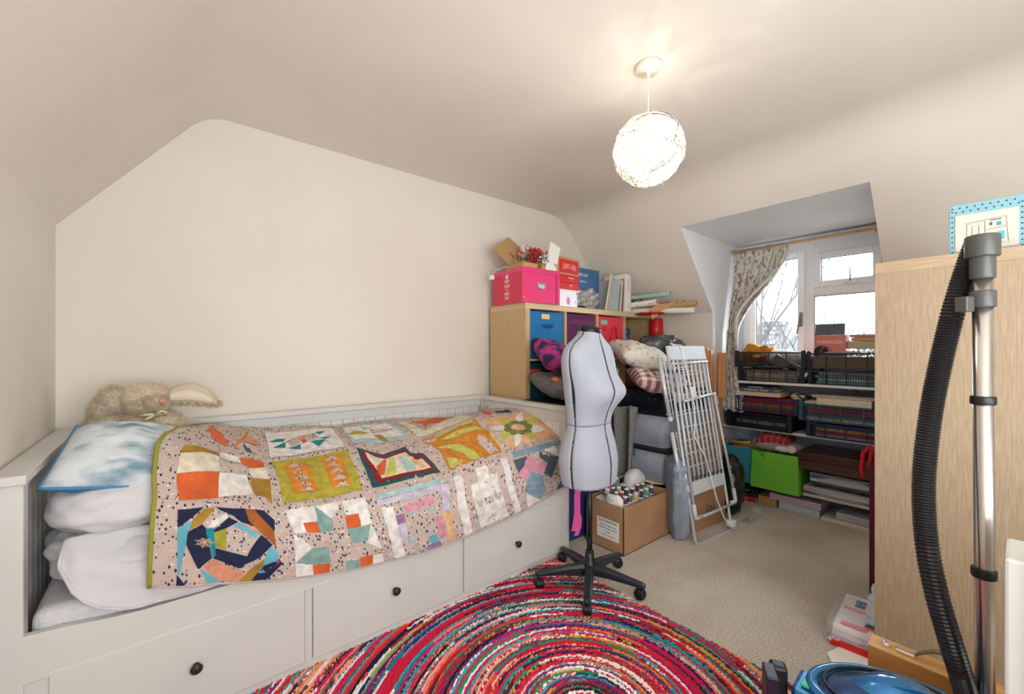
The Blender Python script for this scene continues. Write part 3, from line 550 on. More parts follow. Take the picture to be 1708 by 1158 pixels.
BL = [
 (0, 0, (245, 665), (832, 625), (865, 1020), (205, 1085), [
  ('nv', [(240, 672), (385, 645), (236, 780)]), ('nv', [(450, 640), (640, 625), (660, 690), (560, 668), (475, 650)]),
  ('br', [(640, 628), (705, 622), (825, 745), (835, 860), (740, 765), (660, 690)]), ('nv', [(705, 622), (770, 622), (832, 680), (830, 752)]),
  ('go', [(385, 655), (450, 640), (375, 735), (300, 785), (320, 720)]), ('cy', [(320, 720), (295, 790), (275, 880), (225, 1030), (215, 1025), (235, 785)]),
  ('nv', [(375, 740), (395, 765), (415, 940), (330, 1000), (275, 890), (290, 800)]), ('te', [(390, 770), (443, 757), (440, 925), (420, 940)]),
  ('ol', [(443, 790), (522, 750), (505, 890), (443, 885)]), ('nv', [(443, 768), (535, 680), (595, 700), (522, 748), (443, 788)]),
  ('w', [(402, 760), (440, 710), (520, 658), (535, 678), (442, 752)]), ('cy', [(560, 735), (600, 705), (730, 770), (700, 805), (625, 755)]),
  ('nv', [(560, 664), (690, 690), (705, 725), (610, 700)]), ('co', [(595, 690), (735, 765), (740, 780), (680, 752)]),
  ('nv', [(740, 778), (810, 845), (720, 910), (610, 955), (640, 900)]), ('nv', [(443, 888), (640, 912), (600, 970), (570, 975), (425, 940)]),
  ('cy', [(790, 855), (845, 880), (835, 925), (740, 990), (690, 1000)]), ('co', [(365, 985), (420, 945), (620, 1000), (560, 1050), (440, 1050)]),
  ('go', [(560, 1048), (630, 990), (745, 915), (735, 950), (640, 1045)]), ('cy', [(340, 995), (460, 1055), (375, 1065)]),
  ('nv', [(640, 1050), (740, 950), (850, 910), (860, 935), (740, 1040)]), ('nv', [(210, 1030), (250, 1078), (200, 1085)]),
  ('ma', [(800, 960), (850, 905), (852, 925)])]),
 (1, 0, (230, 722), (740, 618), (805, 990), (262, 1090), [
  ('w', [(230, 722), (405, 688), (415, 770), (328, 785), (350, 845), (278, 855)]), ('or_', [(328, 787), (412, 772), (430, 842), (352, 845)]),
  ('sg', [(405, 690), (505, 750), (512, 828), (430, 842), (412, 770)]), ('w', [(410, 688), (578, 648), (503, 748)]),
  ('w', [(582, 645), (740, 618), (758, 778), (690, 800), (680, 713), (592, 728)]), ('or_', [(592, 730), (678, 715), (685, 800), (597, 812)]),
  ('sg', [(597, 814), (687, 802), (752, 782), (715, 878), (615, 893)]), ('w', [(755, 785), (800, 915), (705, 885)]),
  ('w', [(275, 862), (370, 930), (270, 1010)]), ('sg', [(280, 1013), (372, 932), (468, 922), (462, 1003), (360, 1013)]),
  ('w', [(268, 1017), (360, 1017), (358, 1085), (262, 1090)]), ('or_', [(362, 1017), (462, 1006), (452, 1078), (358, 1085)]),
  ('sg', [(555, 990), (638, 975), (636, 1050), (552, 1055)]), ('or_', [(645, 968), (732, 952), (722, 1020), (638, 1035)]), ('w', [(735, 950), (803, 938), (800, 990), (722, 1010)])]),
 (2, 0, (80, 690), (490, 600), (575, 975), (170, 1115), [
  ('aq', [(80, 690), (490, 600), (492, 628), (88, 722)]), ('ll', [(84, 727), (450, 642), (455, 680), (88, 762)]), ('pk', [(235, 770), (415, 712), (425, 760), (245, 812)]),
  ('w', [(110, 774), (175, 772), (235, 1100), (172, 1112)]), ('pu', [(185, 835), (238, 820), (248, 880), (200, 900)]), ('ll', [(200, 905), (248, 885), (258, 1000), (222, 1020)]), ('aq', [(250, 818), (300, 808), (285, 845)]),
  ('aq', [(385, 790), (425, 770), (428, 840)]), ('ll', [(455, 645), (505, 640), (540, 800), (485, 815)]), ('pe', [(487, 820), (540, 805), (572, 975), (522, 985)]), ('pk', [(430, 845), (480, 835), (505, 955), (460, 970)]),
  ('cy', [(380, 960), (430, 945), (458, 982), (402, 1000)]), ('pu', [(370, 1010), (460, 985), (465, 1035), (375, 1050)]), ('aq', [(260, 955), (310, 990), (275, 1015)]), ('aq', [(290, 1035), (330, 1030), (340, 1060)])]),
 (3, 0, (558, 560), (900, 445), (1010, 800), (650, 970), [
  ('w', [(558, 575), (605, 550), (695, 935), (650, 968)]), ('w', [(858, 455), (900, 445), (1010, 785), (972, 812)]),
  ('w', [(695, 520), (765, 498), (780, 560), (838, 545), (925, 825), (745, 912), (665, 630), (715, 605)]),
  ('cf', [(758, 690), (815, 675), (825, 740), (772, 758)]), ('gy', ell(733, 748, 25, 30)), ('gy', ell(852, 692, 27, 31))]+
  [('gy', [(x-14, y-6), (x-2, y-15), (x+15, y-6), (x+2, y+12)]) for x, y in ((735, 540), (752, 576), (765, 612), (776, 652), (812, 786), (823, 826), (833, 862))]),
 (4, 0, (1000, 410), (1285, 310), (1350, 625), (1090, 755), [
  ('bs', [(1000, 395), (1275, 310), (1280, 345), (1003, 430)]), ('sl', [(1000, 442), (1076, 420), (1063, 480), (1030, 530)]),
  ('pk', [(1080, 420), (1198, 480), (1180, 540), (1110, 520), (1078, 580), (1032, 545)]), ('sl', [(1150, 388), (1168, 410), (1270, 432), (1262, 470), (1228, 575), (1183, 545), (1202, 477), (1148, 430)]),
  ('w', [(1168, 378), (1240, 352), (1263, 428)]), ('bs', [(1108, 524), (1173, 560), (1195, 640), (1165, 708), (1072, 640)]), ('sl', [(1300, 560), (1320, 630), (1253, 665)]),
  ('pk', [(1205, 660), (1243, 670), (1185, 706)]), ('w', [(1078, 655), (1158, 712), (1092, 752)]), ('pk', [(1270, 480), (1300, 528), (1262, 520)])]),
 (0, 1, (232, 200), (700, 345), (765, 592), (235, 572), [
  ('go', [(232, 266), (235, 212), (320, 199), (418, 207), (424, 281), (330, 255)]), ('cr', [(230, 270), (330, 257), (424, 285), (437, 388), (335, 383), (225, 395)]),
  ('or_', [(225, 397), (335, 385), (437, 390), (438, 548), (235, 572)]), ('w', [(422, 215), (545, 260), (560, 345), (430, 290)]), ('w', [(438, 392), (600, 415), (645, 540), (440, 545)]),
  ('or_', [(548, 292), (695, 345), (712, 387), (605, 372), (553, 332)]), ('cr', [(608, 378), (712, 388), (745, 430), (750, 462), (632, 432)]), ('go', [(628, 435), (750, 463), (765, 592), (715, 550), (645, 538)])]),
 (1, 1, (120, 380), (585, 318), (715, 525), (210, 620), [
  ('li', [(120, 380), (585, 318), (640, 390), (715, 525), (210, 620), (180, 500)]), ('am', [(190, 400), (330, 380), (425, 535), (285, 560)], 1), ('am', [(420, 365), (545, 345), (635, 500), (510, 520)], 1)]+
  [('cf', [(c[0]-44, c[1]+16), (c[0]+52, c[1]+6), (c[0]+2, c[1]-15)], 2) for k in range(5) for c in ((262+k*23, 402+k*33), (485+k*22, 370+k*33))]),
 (2, 1, (595, 753.5), (712, 738), (733, 787), (634.5, 806), [
  ('dt', [(595.3, 753.5), (646, 760.5), (690, 746), (697, 755), (718, 757), (733, 787), (634.5, 806)]), ('rd', [(603, 756.5), (648, 764), (688, 750.5), (695, 759), (714, 761), (727, 783.5), (639, 800)], 1),
  ('cr', [(612, 760), (650, 768), (687, 756), (692, 763), (710, 765.5), (719.5, 780.5), (645, 794)], 2), ('or_', [(650, 767), (634, 779), (640, 791), (648, 790)], 3), ('lg', [(656, 768), (649, 793), (665, 790), (664, 768)], 3),
  ('aq', [(672, 766), (680, 787), (697, 784), (684, 768)], 3), ('pe', [(688, 764), (700, 783), (712, 780.5), (702, 768)], 3)]),
 (3, 1, (360, 330), (710, 195), (865, 380), (540, 485), [
  ('oc', [(360, 330), (470, 290), (640, 210), (710, 195), (755, 260), (825, 275), (865, 380), (680, 440), (540, 485), (470, 385)]),
  ('lg', [(450, 300), (520, 268), (640, 212), (690, 203), (700, 222), (600, 245), (520, 290), (440, 318)], 1), ('lg', [(475, 328), (610, 268), (720, 250), (750, 268), (700, 276), (620, 296), (540, 325)], 1),
  ('lg', [(455, 375), (530, 355), (600, 350), (680, 380), (720, 425), (670, 438), (610, 400), (540, 378)], 1), ('lg', [(515, 425), (570, 430), (608, 460), (548, 482)], 1),
  ('cf', [(712, 305), (745, 305), (800, 340), (845, 375), (785, 395), (715, 345)], 1), ('lg', [(785, 278), (822, 285), (855, 350), (800, 312)], 1), ('cf', [(372, 335), (450, 318), (460, 330), (395, 355)], 1)]),
 (4, 1, (760, 150), (1000, 125), (1200, 265), (915, 355), [('pe', [(760, 150), (1000, 125), (1200, 265), (915, 355), (850, 250)])]+
  [('lg' if k % 2 else 'w', ell(955+105*math.cos(k*PI/4), 232+62*math.sin(k*PI/4), 46, 20, 10, math.atan2(62*math.sin(k*PI/4), 105*math.cos(k*PI/4))), 1) for k in range(8)]+
  [('gn', ell(955+58*math.cos(t*PI/4+.4), 232+30*math.sin(t*PI/4+.4), 26, 15, 9), 2) for t in range(8)]+[('pe', ell(955, 232, 42, 20), 3)]),
 (0, 2, (475, 180), (640, 150), (700, 300), (500, 260), [('or_', [(478, 182), (505, 195), (600, 262), (560, 250), (500, 215)]), ('go', [(500, 196), (540, 215), (600, 258), (560, 232)], 1), ('co', [(620, 195), (665, 212), (670, 245), (624, 235)]), ('sl', [(624, 240), (672, 282), (650, 276)]), ('am', [(604, 155), (613, 155), (616, 262), (608, 262)], 1)]),
 (1, 2, (95, 200), (480, 195), (550, 290), (85, 335), [('w', [(95, 200), (480, 195), (550, 290), (85, 335)])]+[(k, p, 1) for k, p in (('te', [(102, 264), (150, 245), (200, 244), (185, 262)]), ('te', [(115, 290), (195, 266), (190, 290)]), ('te', [(200, 293), (280, 277), (276, 300)]),
  ('te', [(375, 212), (440, 210), (400, 228)]), ('te', [(395, 243), (475, 238), (432, 257)]), ('te', [(340, 268), (432, 263), (385, 292)]), ('co', [(270, 232), (325, 222), (315, 250), (285, 258)]), ('cf', [(195, 262), (270, 240), (285, 262), (230, 285)]), ('cf', [(325, 225), (375, 215), (395, 240), (330, 262)]), ('or_', [(288, 255), (315, 250), (320, 270), (295, 275)]))]),
 (2, 2, (560, 185), (850, 155), (970, 240), (650, 300), [('aq', [(560, 185), (850, 155), (970, 240), (650, 300)]), ('w', [(572, 188), (835, 162), (930, 228), (650, 272)], 1), ('li', [(600, 236), (640, 212), (730, 214), (700, 226)], 2), ('go', [(755, 222), (810, 230), (840, 264), (790, 258)], 2), ('aq', [(670, 178), (760, 198), (700, 206)], 2), ('cf', [(730, 200), (800, 190), (880, 192), (800, 215), (760, 220)], 2)]),
 (3, 2, (180, 195), (590, 165), (650, 190), (310, 285), [('cr', [(180, 195), (590, 165), (650, 190), (310, 285)]), ('cf', [(240, 197), (520, 172), (560, 185), (350, 250)], 1), ('or_', [(265, 192), (345, 186), (440, 168), (470, 177), (540, 183), (480, 192), (455, 212), (400, 206), (362, 238), (335, 206)], 2)]),
 (4, 2, (540, 150), (790, 120), (830, 150), (640, 180), [('rd', [(545, 158), (600, 150), (610, 160), (570, 165)]), ('or_', [(640, 165), (690, 160), (680, 174)]), ('dt', [(700, 160), (765, 150), (768, 162), (710, 166)])]),
]
for bi, bj, TL, TR, BR, BLc, lst in BL:
    um, ux = (.17, .78) if bi == 0 else (.05, .88)
    for it in lst:
        k, poly = it[0], it[1]; lv = it[2] if len(it) > 2 else 0; q = []
        for p in poly:
            x, y = inv_bil((TL, TR, BR, BLc), p); x = min(max(x, -.04), 1.04); y = min(max(y, -.05), 1.05)
            q.append((bi+um+ux*x, max(.012, bj+.06+.88*y) if bj else max(.012, .01+.93*y)))
        patch(q, k, .0022+.0011*lv)
# golden web embroidered on the navy patch
wc = (.24+.72*.17, .47); wb = MB()
for rr_ in (.018, .036, .055): wb.tube([QS(wc[0]+rr_*math.cos(t*PI/3.5), wc[1]+rr_*math.sin(t*PI/3.5), .005) for t in range(7)], .0009, 4, closed=True)
for t in range(7): wb.tube([QS(*wc, .005), QS(wc[0]+.075*math.cos(t*PI/3.5), wc[1]+.075*math.sin(t*PI/3.5), .005)], .0009, 4)
wb.build('embroidered_web', mat('gold_thread', (222, 190, 150), .6), qu)
# white sheet showing beyond the quilt at the foot end
def gs(u, v):
    b = QS(4.7+.5*u, 1.75+1.4*v, 0); f = max(0, (u-.55)/.45)
    return Vector((min(b.x+.01*u, 1.735), b.y, b.z-.02+.035*math.sin(min(1, u/.7)*PI/2)*(v if v < .8 else .8)-.10*f*f))
tag(MB().grid(22, 22, gs).build('sheet', M_linen, smooth=True, solid=.008), 'white sheet rucked up behind the quilt at the foot of the bed', 'sheet')
o = soft(.18, 1.70, .458, 1.69, 2.38, .545, 5, .006, 4, 6, 80, 30).build('folded_blanket', M_linen, smooth=True)
tag(o, 'white bedding layer hidden under the patchwork quilt on the mattress', 'blanket')
# ---------------- braided rag rug ----------------
rug = thing('rag_rug', 'multicoloured rag rug of concentric braided rings between bed and cupboard', 'rug', (.9, .8, 0))
RX0, RX1, RY0, RY1 = -.05, 1.645, -.15, 1.70; cx, cy = 1.015, .865
random.seed(5)
B(RX0-.9, RY0-.8, .001, RX1-.9-.004, RY1-.8, .006).build('rug_backing', mat('red_hessian', (120, 30, 44), .95), rug)
PAL = [(206, 24, 44), (222, 40, 50), (176, 20, 50), (206, 24, 96), (224, 70, 48), (232, 226, 218), (238, 232, 226), (28, 34, 92), (34, 40, 80), (34, 140, 96), (60, 160, 168), (40, 120, 150), (218, 146, 44), (232, 130, 108), (236, 160, 146), (120, 40, 110), (140, 140, 150), (84, 20, 40), (26, 22, 32), (196, 30, 66), (110, 66, 80), (170, 190, 90)]
PW = [8, 4, 6, 9, 3, 8, 6, 5, 5, 4, 5, 4, 5, 4, 6, 3, 7, 4, 2, 8, 5, 2]
pm_ = [mat('rag_%02d' % i, c, .97) for i, c in enumerate(PAL)]
vs, fs, mi = [], [], []
dr = .0096; r = .012
while r < 1.75:
    n = max(8, int(2*PI*r/.0085)); ph = random.uniform(0, 6.28); k = 0; row = []; c = random.choices(range(len(PAL)), PW)[0]; left = 0; cur = None
    while k < n:
        if left <= 0: left = int(random.uniform(.05, .75)/.0085); c = random.choices(range(len(PAL)), PW)[0]; c2 = c if random.random() < .6 else random.choices(range(len(PAL)), PW)[0]
        a = ph+2*PI*k/n; rr = r*(1+0*math.cos(4*a)); x = cx+rr*math.cos(a); y = cy+rr*math.sin(a)
        inside = RX0 < x < RX1 and RY0 < y < RY1 and x-cx > -1.2
        if inside:
            w_ = dr*.62*random.uniform(.8, 1.1); h = .015*random.uniform(.75, 1.15); ra, rb_, rc = rr-w_, rr+random.uniform(-.002, .002), rr+w_; l = .0085*.62
            ca_, sa_ = math.cos(a), math.sin(a); tx, ty = -sa_, ca_; b0 = len(vs)
            j = random.uniform(-.0015, .0015)
            for (q, z) in ((ra, .006), (rb_-dr*.25, h*.86), (rb_+dr*.25, h), (rc, .006)):
                for t in (-1, 1):
                    f_ = l*(1 if z < .007 else .75)
                    vs.append((cx+q*ca_+tx*t*f_-.9, cy+q*sa_+ty*t*f_+j-.8, z-(.003 if (t > 0 and z > .007) else 0)))
            for q in range(3): fs.append((b0+2*q, b0+2*q+1, b0+2*q+3, b0+2*q+2)); mi.append(c if random.random() > .5 or c2 == c else c2)
            fs.append((b0, b0+2, b0+4, b0+6)); mi.append(c); fs.append((b0+1, b0+7, b0+5, b0+3)); mi.append(c)
        k += 1; left -= 1
    r += dr
me = bpy.data.meshes.new('braided_rows'); me.from_pydata(vs, [], fs)
for q in pm_: me.materials.append(q)
me.polygons.foreach_set('material_index', mi); me.update()
o = bpy.data.objects.new('braided_rows', me); COL.objects.link(o); o.parent = rug; o['kind'] = 'stuff'
# ---------------- pendant lamp ----------------
lamp = thing('pendant_lamp', 'lit pendant lamp with a globe shade of tangled white wicker', 'lamp', (1.487, .948, 0))
MB().lathe([(.052, ZC), (.052, ZC-.018), (.047, ZC-.024), (.008, ZC-.026), (.007, ZC-.04), (.003, ZC-.042)], n=32).build('ceiling_rose', mat('cream_plastic', (228, 220, 206), .4), lamp, smooth=True)
MB().tube([(0, 0, ZC-.03), (.001, 0, 2.2), (-.001, 0, 2.12), (0, 0, 2.02)], .003, 8).build('flex', mat('white_flex', (228, 222, 208), .5), lamp, smooth=True)
MB().lathe([(.016, 2.04), (.019, 2.03), (.019, 1.995), (.014, 1.99)]).build('bulb_holder', M_upvc, lamp, smooth=True)
M_bulb = mat('glowing_bulb', (255, 246, 230), .4, emit=12)
bo = MB().ball((0, 0, 1.95), (.034, .034, .042), 16, 12).build('bulb', M_bulb, lamp, smooth=True)
M_wick = mat('white_wicker', (232, 226, 212), .6)
random.seed(3); RS = .132; zc = 1.945
def hoop(rad_, seed, n=30):
    ax = Vector((random.gauss(0, 1), random.gauss(0, 1), random.gauss(0, 1))).normalized(); e1 = ax.orthogonal().normalized(); e2 = ax.cross(e1); off = random.uniform(-.55, .55); q = math.sqrt(1-off*off)
    out = []
    for k in range(n):
        a = 2*PI*k/n; w_ = 1+.02*math.sin(3*a+seed)+.012*math.sin(7*a+seed*2); out.append(((e1*math.cos(a)+e2*math.sin(a))*q+ax*off).normalized()*rad_*w_+Vector((0, 0, zc)))
    return out
sh = MB()
for k in range(230): sh.tube(hoop(RS*random.uniform(.955, 1.03), k), random.choice((.0008, .0011, .0014)), 4, closed=True)
sh.tube([(-.05, -.05, zc-.125), (-.065, -.06, zc-.15)], .0008, 4).tube([(.02, -.04, zc-.13), (.01, -.06, zc-.155)], .0008, 4)
dk = MB()  # strands dark in silhouette against the bulb, that shade put into their colour
for k in range(26):
    q = hoop(RS*1.035, k+300, 60); i0 = random.randint(0, 40); dk.tube(q[i0:i0+random.randint(5, 14)], .0012, 4)
dk.build('silhouette_strand', mat('silhouette_wicker', (70, 52, 34), .8), lamp, fix=False)['kind'] = 'stuff'
o = sh.build('wicker_shade', M_wick, lamp, fix=False); o['kind'] = 'stuff'; o['label'] = 'globe of tangled white wicker strands'
# ---------------- cube shelving unit against the long wall ----------------
def cube_unit(name, label, loc, nx, ny, ms, mx_, cat='shelf unit'):
    t = thing(name, label, cat, loc); W = .039*2+.335*nx+.016*(nx-1); H = .039*2+.335*ny+.016*(ny-1)-.003
    B(0, 0, H-.039, W, .39, H).build('top_panel', mx_, t, bevel=.001, seg=1); B(0, 0, 0, W, .39, .039).build('bottom_panel', mx_, t, bevel=.001, seg=1)
    for x in (0, W-.039): B(x, .0005, .039, x+.039, .39, H-.039).build('side_panel', ms, t, bevel=.001, seg=1)
    for i in range(1, nx): x = .039+.351*i-.016; B(x, .001, .039, x+.016, .389, H-.039).build('upright', ms, t)
    for j in range(1, ny):
        z = .039+.351*j-.016
        for i in range(nx): x = .039+.351*i; B(x, .001, z, x+.335, .389, z+.016).build('shelf', mx_, t)
    return t
KX, KY, KH = 1.818, 2.065, 1.463
ku = cube_unit('cube_shelving_unit', 'light oak cube shelving unit standing against the long wall past the foot of the bed', (KX, KY, 0), 4, 4, M_oak, M_oakx)
B(.0, .36, .39, 1.466, .388, .40).build('back_batten', M_oak, ku)
MB().lathe([(.004, 0), (.004, .002)], M=Matrix.Translation((0, .02, 1.445)) @ Matrix.Rotation(-PI/2, 4, 'Y'), n=10).build('screw_cap', M_kraft, ku)
def fabric_box(i, j, c, lab, handle=True, lbl=None, dy=.012):
    x = KX+.039+.351*i+.004; z = .039+.351*j+.003; m = mat('box_cloth_%d_%d' % (i, j), c, .85, c2=tuple(int(v*.93) for v in c), sc=6, bump=.08, bsc=90)
    t = thing('fabric_box', lab, 'storage box', (x, KY+dy, z)); h = .318
    B(0, 0, 0, .326, .34, h).build('body', m, t, bevel=.006)
    if handle == 'slot':
        MB().grid(14, 5, lambda u, v: Vector((.12+.10*u, -.003-.008*math.sin(PI*u)*math.sin(PI*v), h-.105+.02*v-.008*math.sin(PI*u)*(1-v)))).build('handle', mat('dark_blue_webbing', (24, 76, 140), .8), t, smooth=True, solid=.002)
    if handle == 'seam': B(.02, -.003, h-.075, .306, 0, h-.045).build('handle_band', mat('plum_band', (104, 44, 86), .85), t, bevel=.002)
    if lbl:
        B(lbl[0], -.003, lbl[1], lbl[0]+lbl[2], -.0005, lbl[1]+.033).build('label_card', mat('label_%d%d' % lbl[3][:2], lbl[3], .7), t)
    return t
fabric_box(0, 3, (30, 116, 172), 'bright blue fabric box in the top left cube, with an orange label', 'slot', (.11, .268, .075, (236, 192, 134)))
fabric_box(1, 3, (92, 34, 78), 'purple fabric box with a stitched band in the second cube of the top row', 'seam')
rbx = fabric_box(2, 3, (228, 62, 84), 'coral red fabric box with a ribbon loop in the third cube', False, (.04, .255, .08, (120, 190, 170)))
M_rib = mat('red_ribbon', (226, 24, 40), .5)
MB().tube([(.17, -.012, .06), (.155, -.018, .16), (.175, -.02, .23), (.21, -.018, .24), (.235, -.015, .17), (.225, -.012, .04)], .007, 6).build('ribbon_loop', M_rib, rbx, smooth=True)
MB().tube([(.06, -.005, .235), (.10, -.008, .24), (.11, -.006, .215), (.07, -.005, .205), (.06, -.005, .22)], .0035, 5).build('ribbon_bow', M_rib, rbx, smooth=True)
fabric_box(0, 2, (14, 72, 88), 'dark teal fabric box with a coral label in the second row', 'slot2', (.0, .245, .105, (238, 92, 76)))
# things in the open fourth cube
c0 = KX+.039+.351*3; z0 = .039+.351*3
bt = thing('blue_bottle', 'blue plastic bottle standing in the open fourth cube', 'bottle', (c0+.055, KY+.04, z0))
MB().lathe([(.001, 0), (.033, .003), (.034, .15), (.030, .175), (.033, .18), (.034, .225), (.03, .235), (.001, .236)]).build('body', mat('blue_tub', (28, 84, 160), .35), bt, smooth=True)
MB().lathe([(.035, .19), (.036, .2), (.036, .222), (.032, .238), (.001, .239)]).build('cap', mat('navy_cap', (20, 56, 120), .4), bt, smooth=True)
o = thing('tin', 'pale grey tin lying low in the fourth cube beside the bottle', 'tin', (c0+.13, KY+.05, z0)); MB().lathe([(.001, 0), (.045, .002), (.045, .055), (.04, .06), (.001, .061)]).build('body', M_alu, o, smooth=True)
B(-.02, .02, 0, .02, .04, .004).build('lid_tab', M_alu, o); o.children[1].location = (0, 0, .058)
# ---------------- on top of the unit ----------------
M_pink = mat('pink_card', (232, 58, 120), .35, coat=.3); M_pinkd = mat('pinkish_red_card', (216, 44, 84), .4, coat=.2)
pb = thing('storage_box', 'pink lidded card box lettered KEEP CALM and KEEP TIDY on the shelving unit', 'box', (1.772, 2.045, KH), rz=R(-4))
B(.003, .003, 0, .327, .345, .20).build('body', M_pink, pb, bevel=.002, seg=1)
B(0, 0, .195, .33, .348, .228).build('lid', M_pink, pb, bevel=.002, seg=1)
B(.0008, .004, .002, .003, .344, .194).build('end_face', M_pinkd, pb)
B(.286, .0002, 0, .303, .003, .195).build('corner_strip', mat('raspberry', (206, 36, 96), .4), pb)
hm = MB().box(.12, -.004, .122, .195, .003, .135); hm.tube([(.125, -.004, .122), (.13, -.006, .10), (.158, -.007, .088), (.186, -.006, .10), (.19, -.004, .122)], .004, 6); hm.build('handle', M_chrome, pb)
MB().prism([(.126, .122), (.13, .10), (.158, .09), (.186, .10), (.189, .122)], -.0, .0015, Matrix.Translation((0, .003, 0)) @ Matrix.Rotation(PI/2, 4, 'X')).build('handle_hole', mat('handle_lining', (206, 206, 206), .5), pb)
for x, z in ((.015, .16), (.015, .03), (.313, .16), (.313, .1), (.313, .03)): MB().lathe([(.001, .003), (.004, .002), (.005, 0)], M=Matrix.Translation((x, .0025, z)) @ Matrix.Rotation(PI/2, 4, 'X'), n=10).build('rivet', M_chrome, pb)
for s, sz, z in (('KEEP', .030, .150), ('CALM', .030, .118), ('AND', .014, .093), ('KEEP', .030, .066), ('TIDY', .030, .036)): text(s, sz, M_wink, pb, faceX(.0006, .175, z), wscale=.82 if sz > .02 else 1)
MB().tube([(0, .175+.013*math.cos(a), .182+.013*math.sin(a)) for a in [2*PI*i/14 for i in range(14)]], .0022, 5, closed=True).tube([(0, .162, .182), (0, .188, .182)], .002, 4).tube([(0, .175, .170), (0, .175, .194)], .002, 4).tube([(0, .168, .19), (0, .182, .172)], .0015, 4).build('emblem', M_wink, pb)
TZ = KH+.228
def open_box(name, lab, loc, w_, d, h, m, rz=0, t_=.003, rot=None, grp=None, cat='box'):
    t = thing(name, lab, cat, loc, rz, grp, rot)
    B(0, 0, 0, w_, d, t_).build('base', m, t)
    for a in ((0, 0, 0, w_, t_, h), (0, d-t_, 0, w_, d, h), (0, 0, 0, t_, d, h), (w_-t_, 0, 0, w_, d, h)): B(*a).build('side', m, t)
    return t
open_box('craft_box', 'shallow kraft box of festive sprigs at the left on the pink box', (1.79, 2.07, TZ), .13, .20, .035, M_kraft, R(-6))
open_box('craft_box', 'kraft tray of silver sprigs at the right front of the pink box', (1.945, 2.05, TZ), .13, .16, .05, M_kraft, R(-8))
o = tag(B(0, 0, 0, .25, .17, .004).build('box_lid', M_kraft, bevel=.001), 'kraft box lid leaning up behind the festive sprigs', 'lid'); o.location = (1.80, 2.20, TZ+.03); o.rotation_euler = (R(52), R(-30), R(20))
wl = open_box('box_lid', 'white box lid with red tissue tipped up over the sprigs', (1.875, 2.21, TZ+.115), .18, .085, .035, M_paper, 0, rot=(R(108), R(14), R(-6)), cat='lid')
rt = soft(1.90, 2.12, TZ+.05, 2.05, 2.20, TZ+.15, 2.5, .02, 20, 4, 24, 12).build('tissue_paper', mat('red_tissue', (190, 30, 34), .7), smooth=True); tag(rt, 'crumpled red tissue inside the tipped white lid', 'tissue')
random.seed(12)
wr = thing('festive_sprigs', 'tangle of fir sprigs, red berries and silver baubles on the pink box', 'decoration', (1.885, 2.13, TZ))
M_fir = mat('fir_green', (78, 92, 70), .8); M_frost = mat('frosted_fir', (150, 160, 150), .8); M_berry = mat('red_berry', (190, 24, 34), .35); M_silver = mat('silver_bauble', (208, 206, 202), .25, metal=.7); M_twig = mat('dark_twig', (92, 52, 40), .8)
for k in range(13):
    p = Vector((random.uniform(-.13, .13), random.uniform(-.09, .03), random.uniform(.03, .10))); d = Vector((random.uniform(-1, 1), random.uniform(-.6, .3), random.uniform(.0, .9))).normalized()*.07
    if k == 0: p, d = Vector((-.05, 0, .07)), Vector((.0, 0, .065))
    sp = MB().tube([p, p+d], .0018, 5)
    for i in range(60):
        q = p+d*(i/60); a = random.uniform(0, 6.28); n1 = d.orthogonal().normalized(); n2 = d.cross(n1).normalized(); e = (n1*math.cos(a)+n2*math.sin(a))*.018+d*.14; s_ = n2*.0012
        sp.add([q-s_, q+s_, q+e], [(0, 1, 2)])
    sp.build('fir_sprig', M_fir if k % 3 else M_frost, wr, fix=False)
for k in range(46):
    x = random.choice((-.055, -.04, .03, .06)); MB().ball((x+random.gauss(0, .045), random.uniform(-.10, .0), random.uniform(.04, .13)), random.uniform(.005, .009), 8, 5).build('berry', M_berry, wr, smooth=True)
for k in range(22): MB().ball((.075+random.gauss(0, .02), -.07+random.gauss(0, .02), .035+random.uniform(0, .06)), random.uniform(.007, .012), 9, 6).build('bauble', M_silver, wr, smooth=True)
for k in range(16):
    a = Vector((random.uniform(-.12, .10), random.uniform(-.10, .03), random.uniform(.04, .08))); MB().tube([a, a+Vector((random.uniform(-.05, .05), random.uniform(-.03, .03), random.uniform(-.02, .03)))], .003, 5).build('twig', M_twig if k % 2 else mat('cinnamon_stick', (196, 170, 150), .8), wr)
plg = thing('fairy_light_plug', 'white plug and flex hanging down the end of the pink box', 'plug', (1.765, 2.35, TZ-.04))
B(-.022, -.02, -.012, -.002, .02, .02).build('plug_body', M_upvc, plg, bevel=.004)
MB().tube([(-.012, -.01, .02), (.0, -.03, .05), (.03, -.10, .07), (.08, -.14, .06)], .002, 6).tube([(-.012, .01, .015), (-.018, .05, .05), (.01, .06, .085), (.06, .02, .08)], .002, 6).build('flex', M_upvc, plg, smooth=True)
o = tag(B(0, -.003, 0, .095, 0, .215).build('card_sheet', M_paper), 'tall blank white card leaning between the pink box and the kraft box', 'card'); o.location = (1.965, 2.035, TZ+.004); o.rotation_euler = (R(-8), R(20), R(-4))
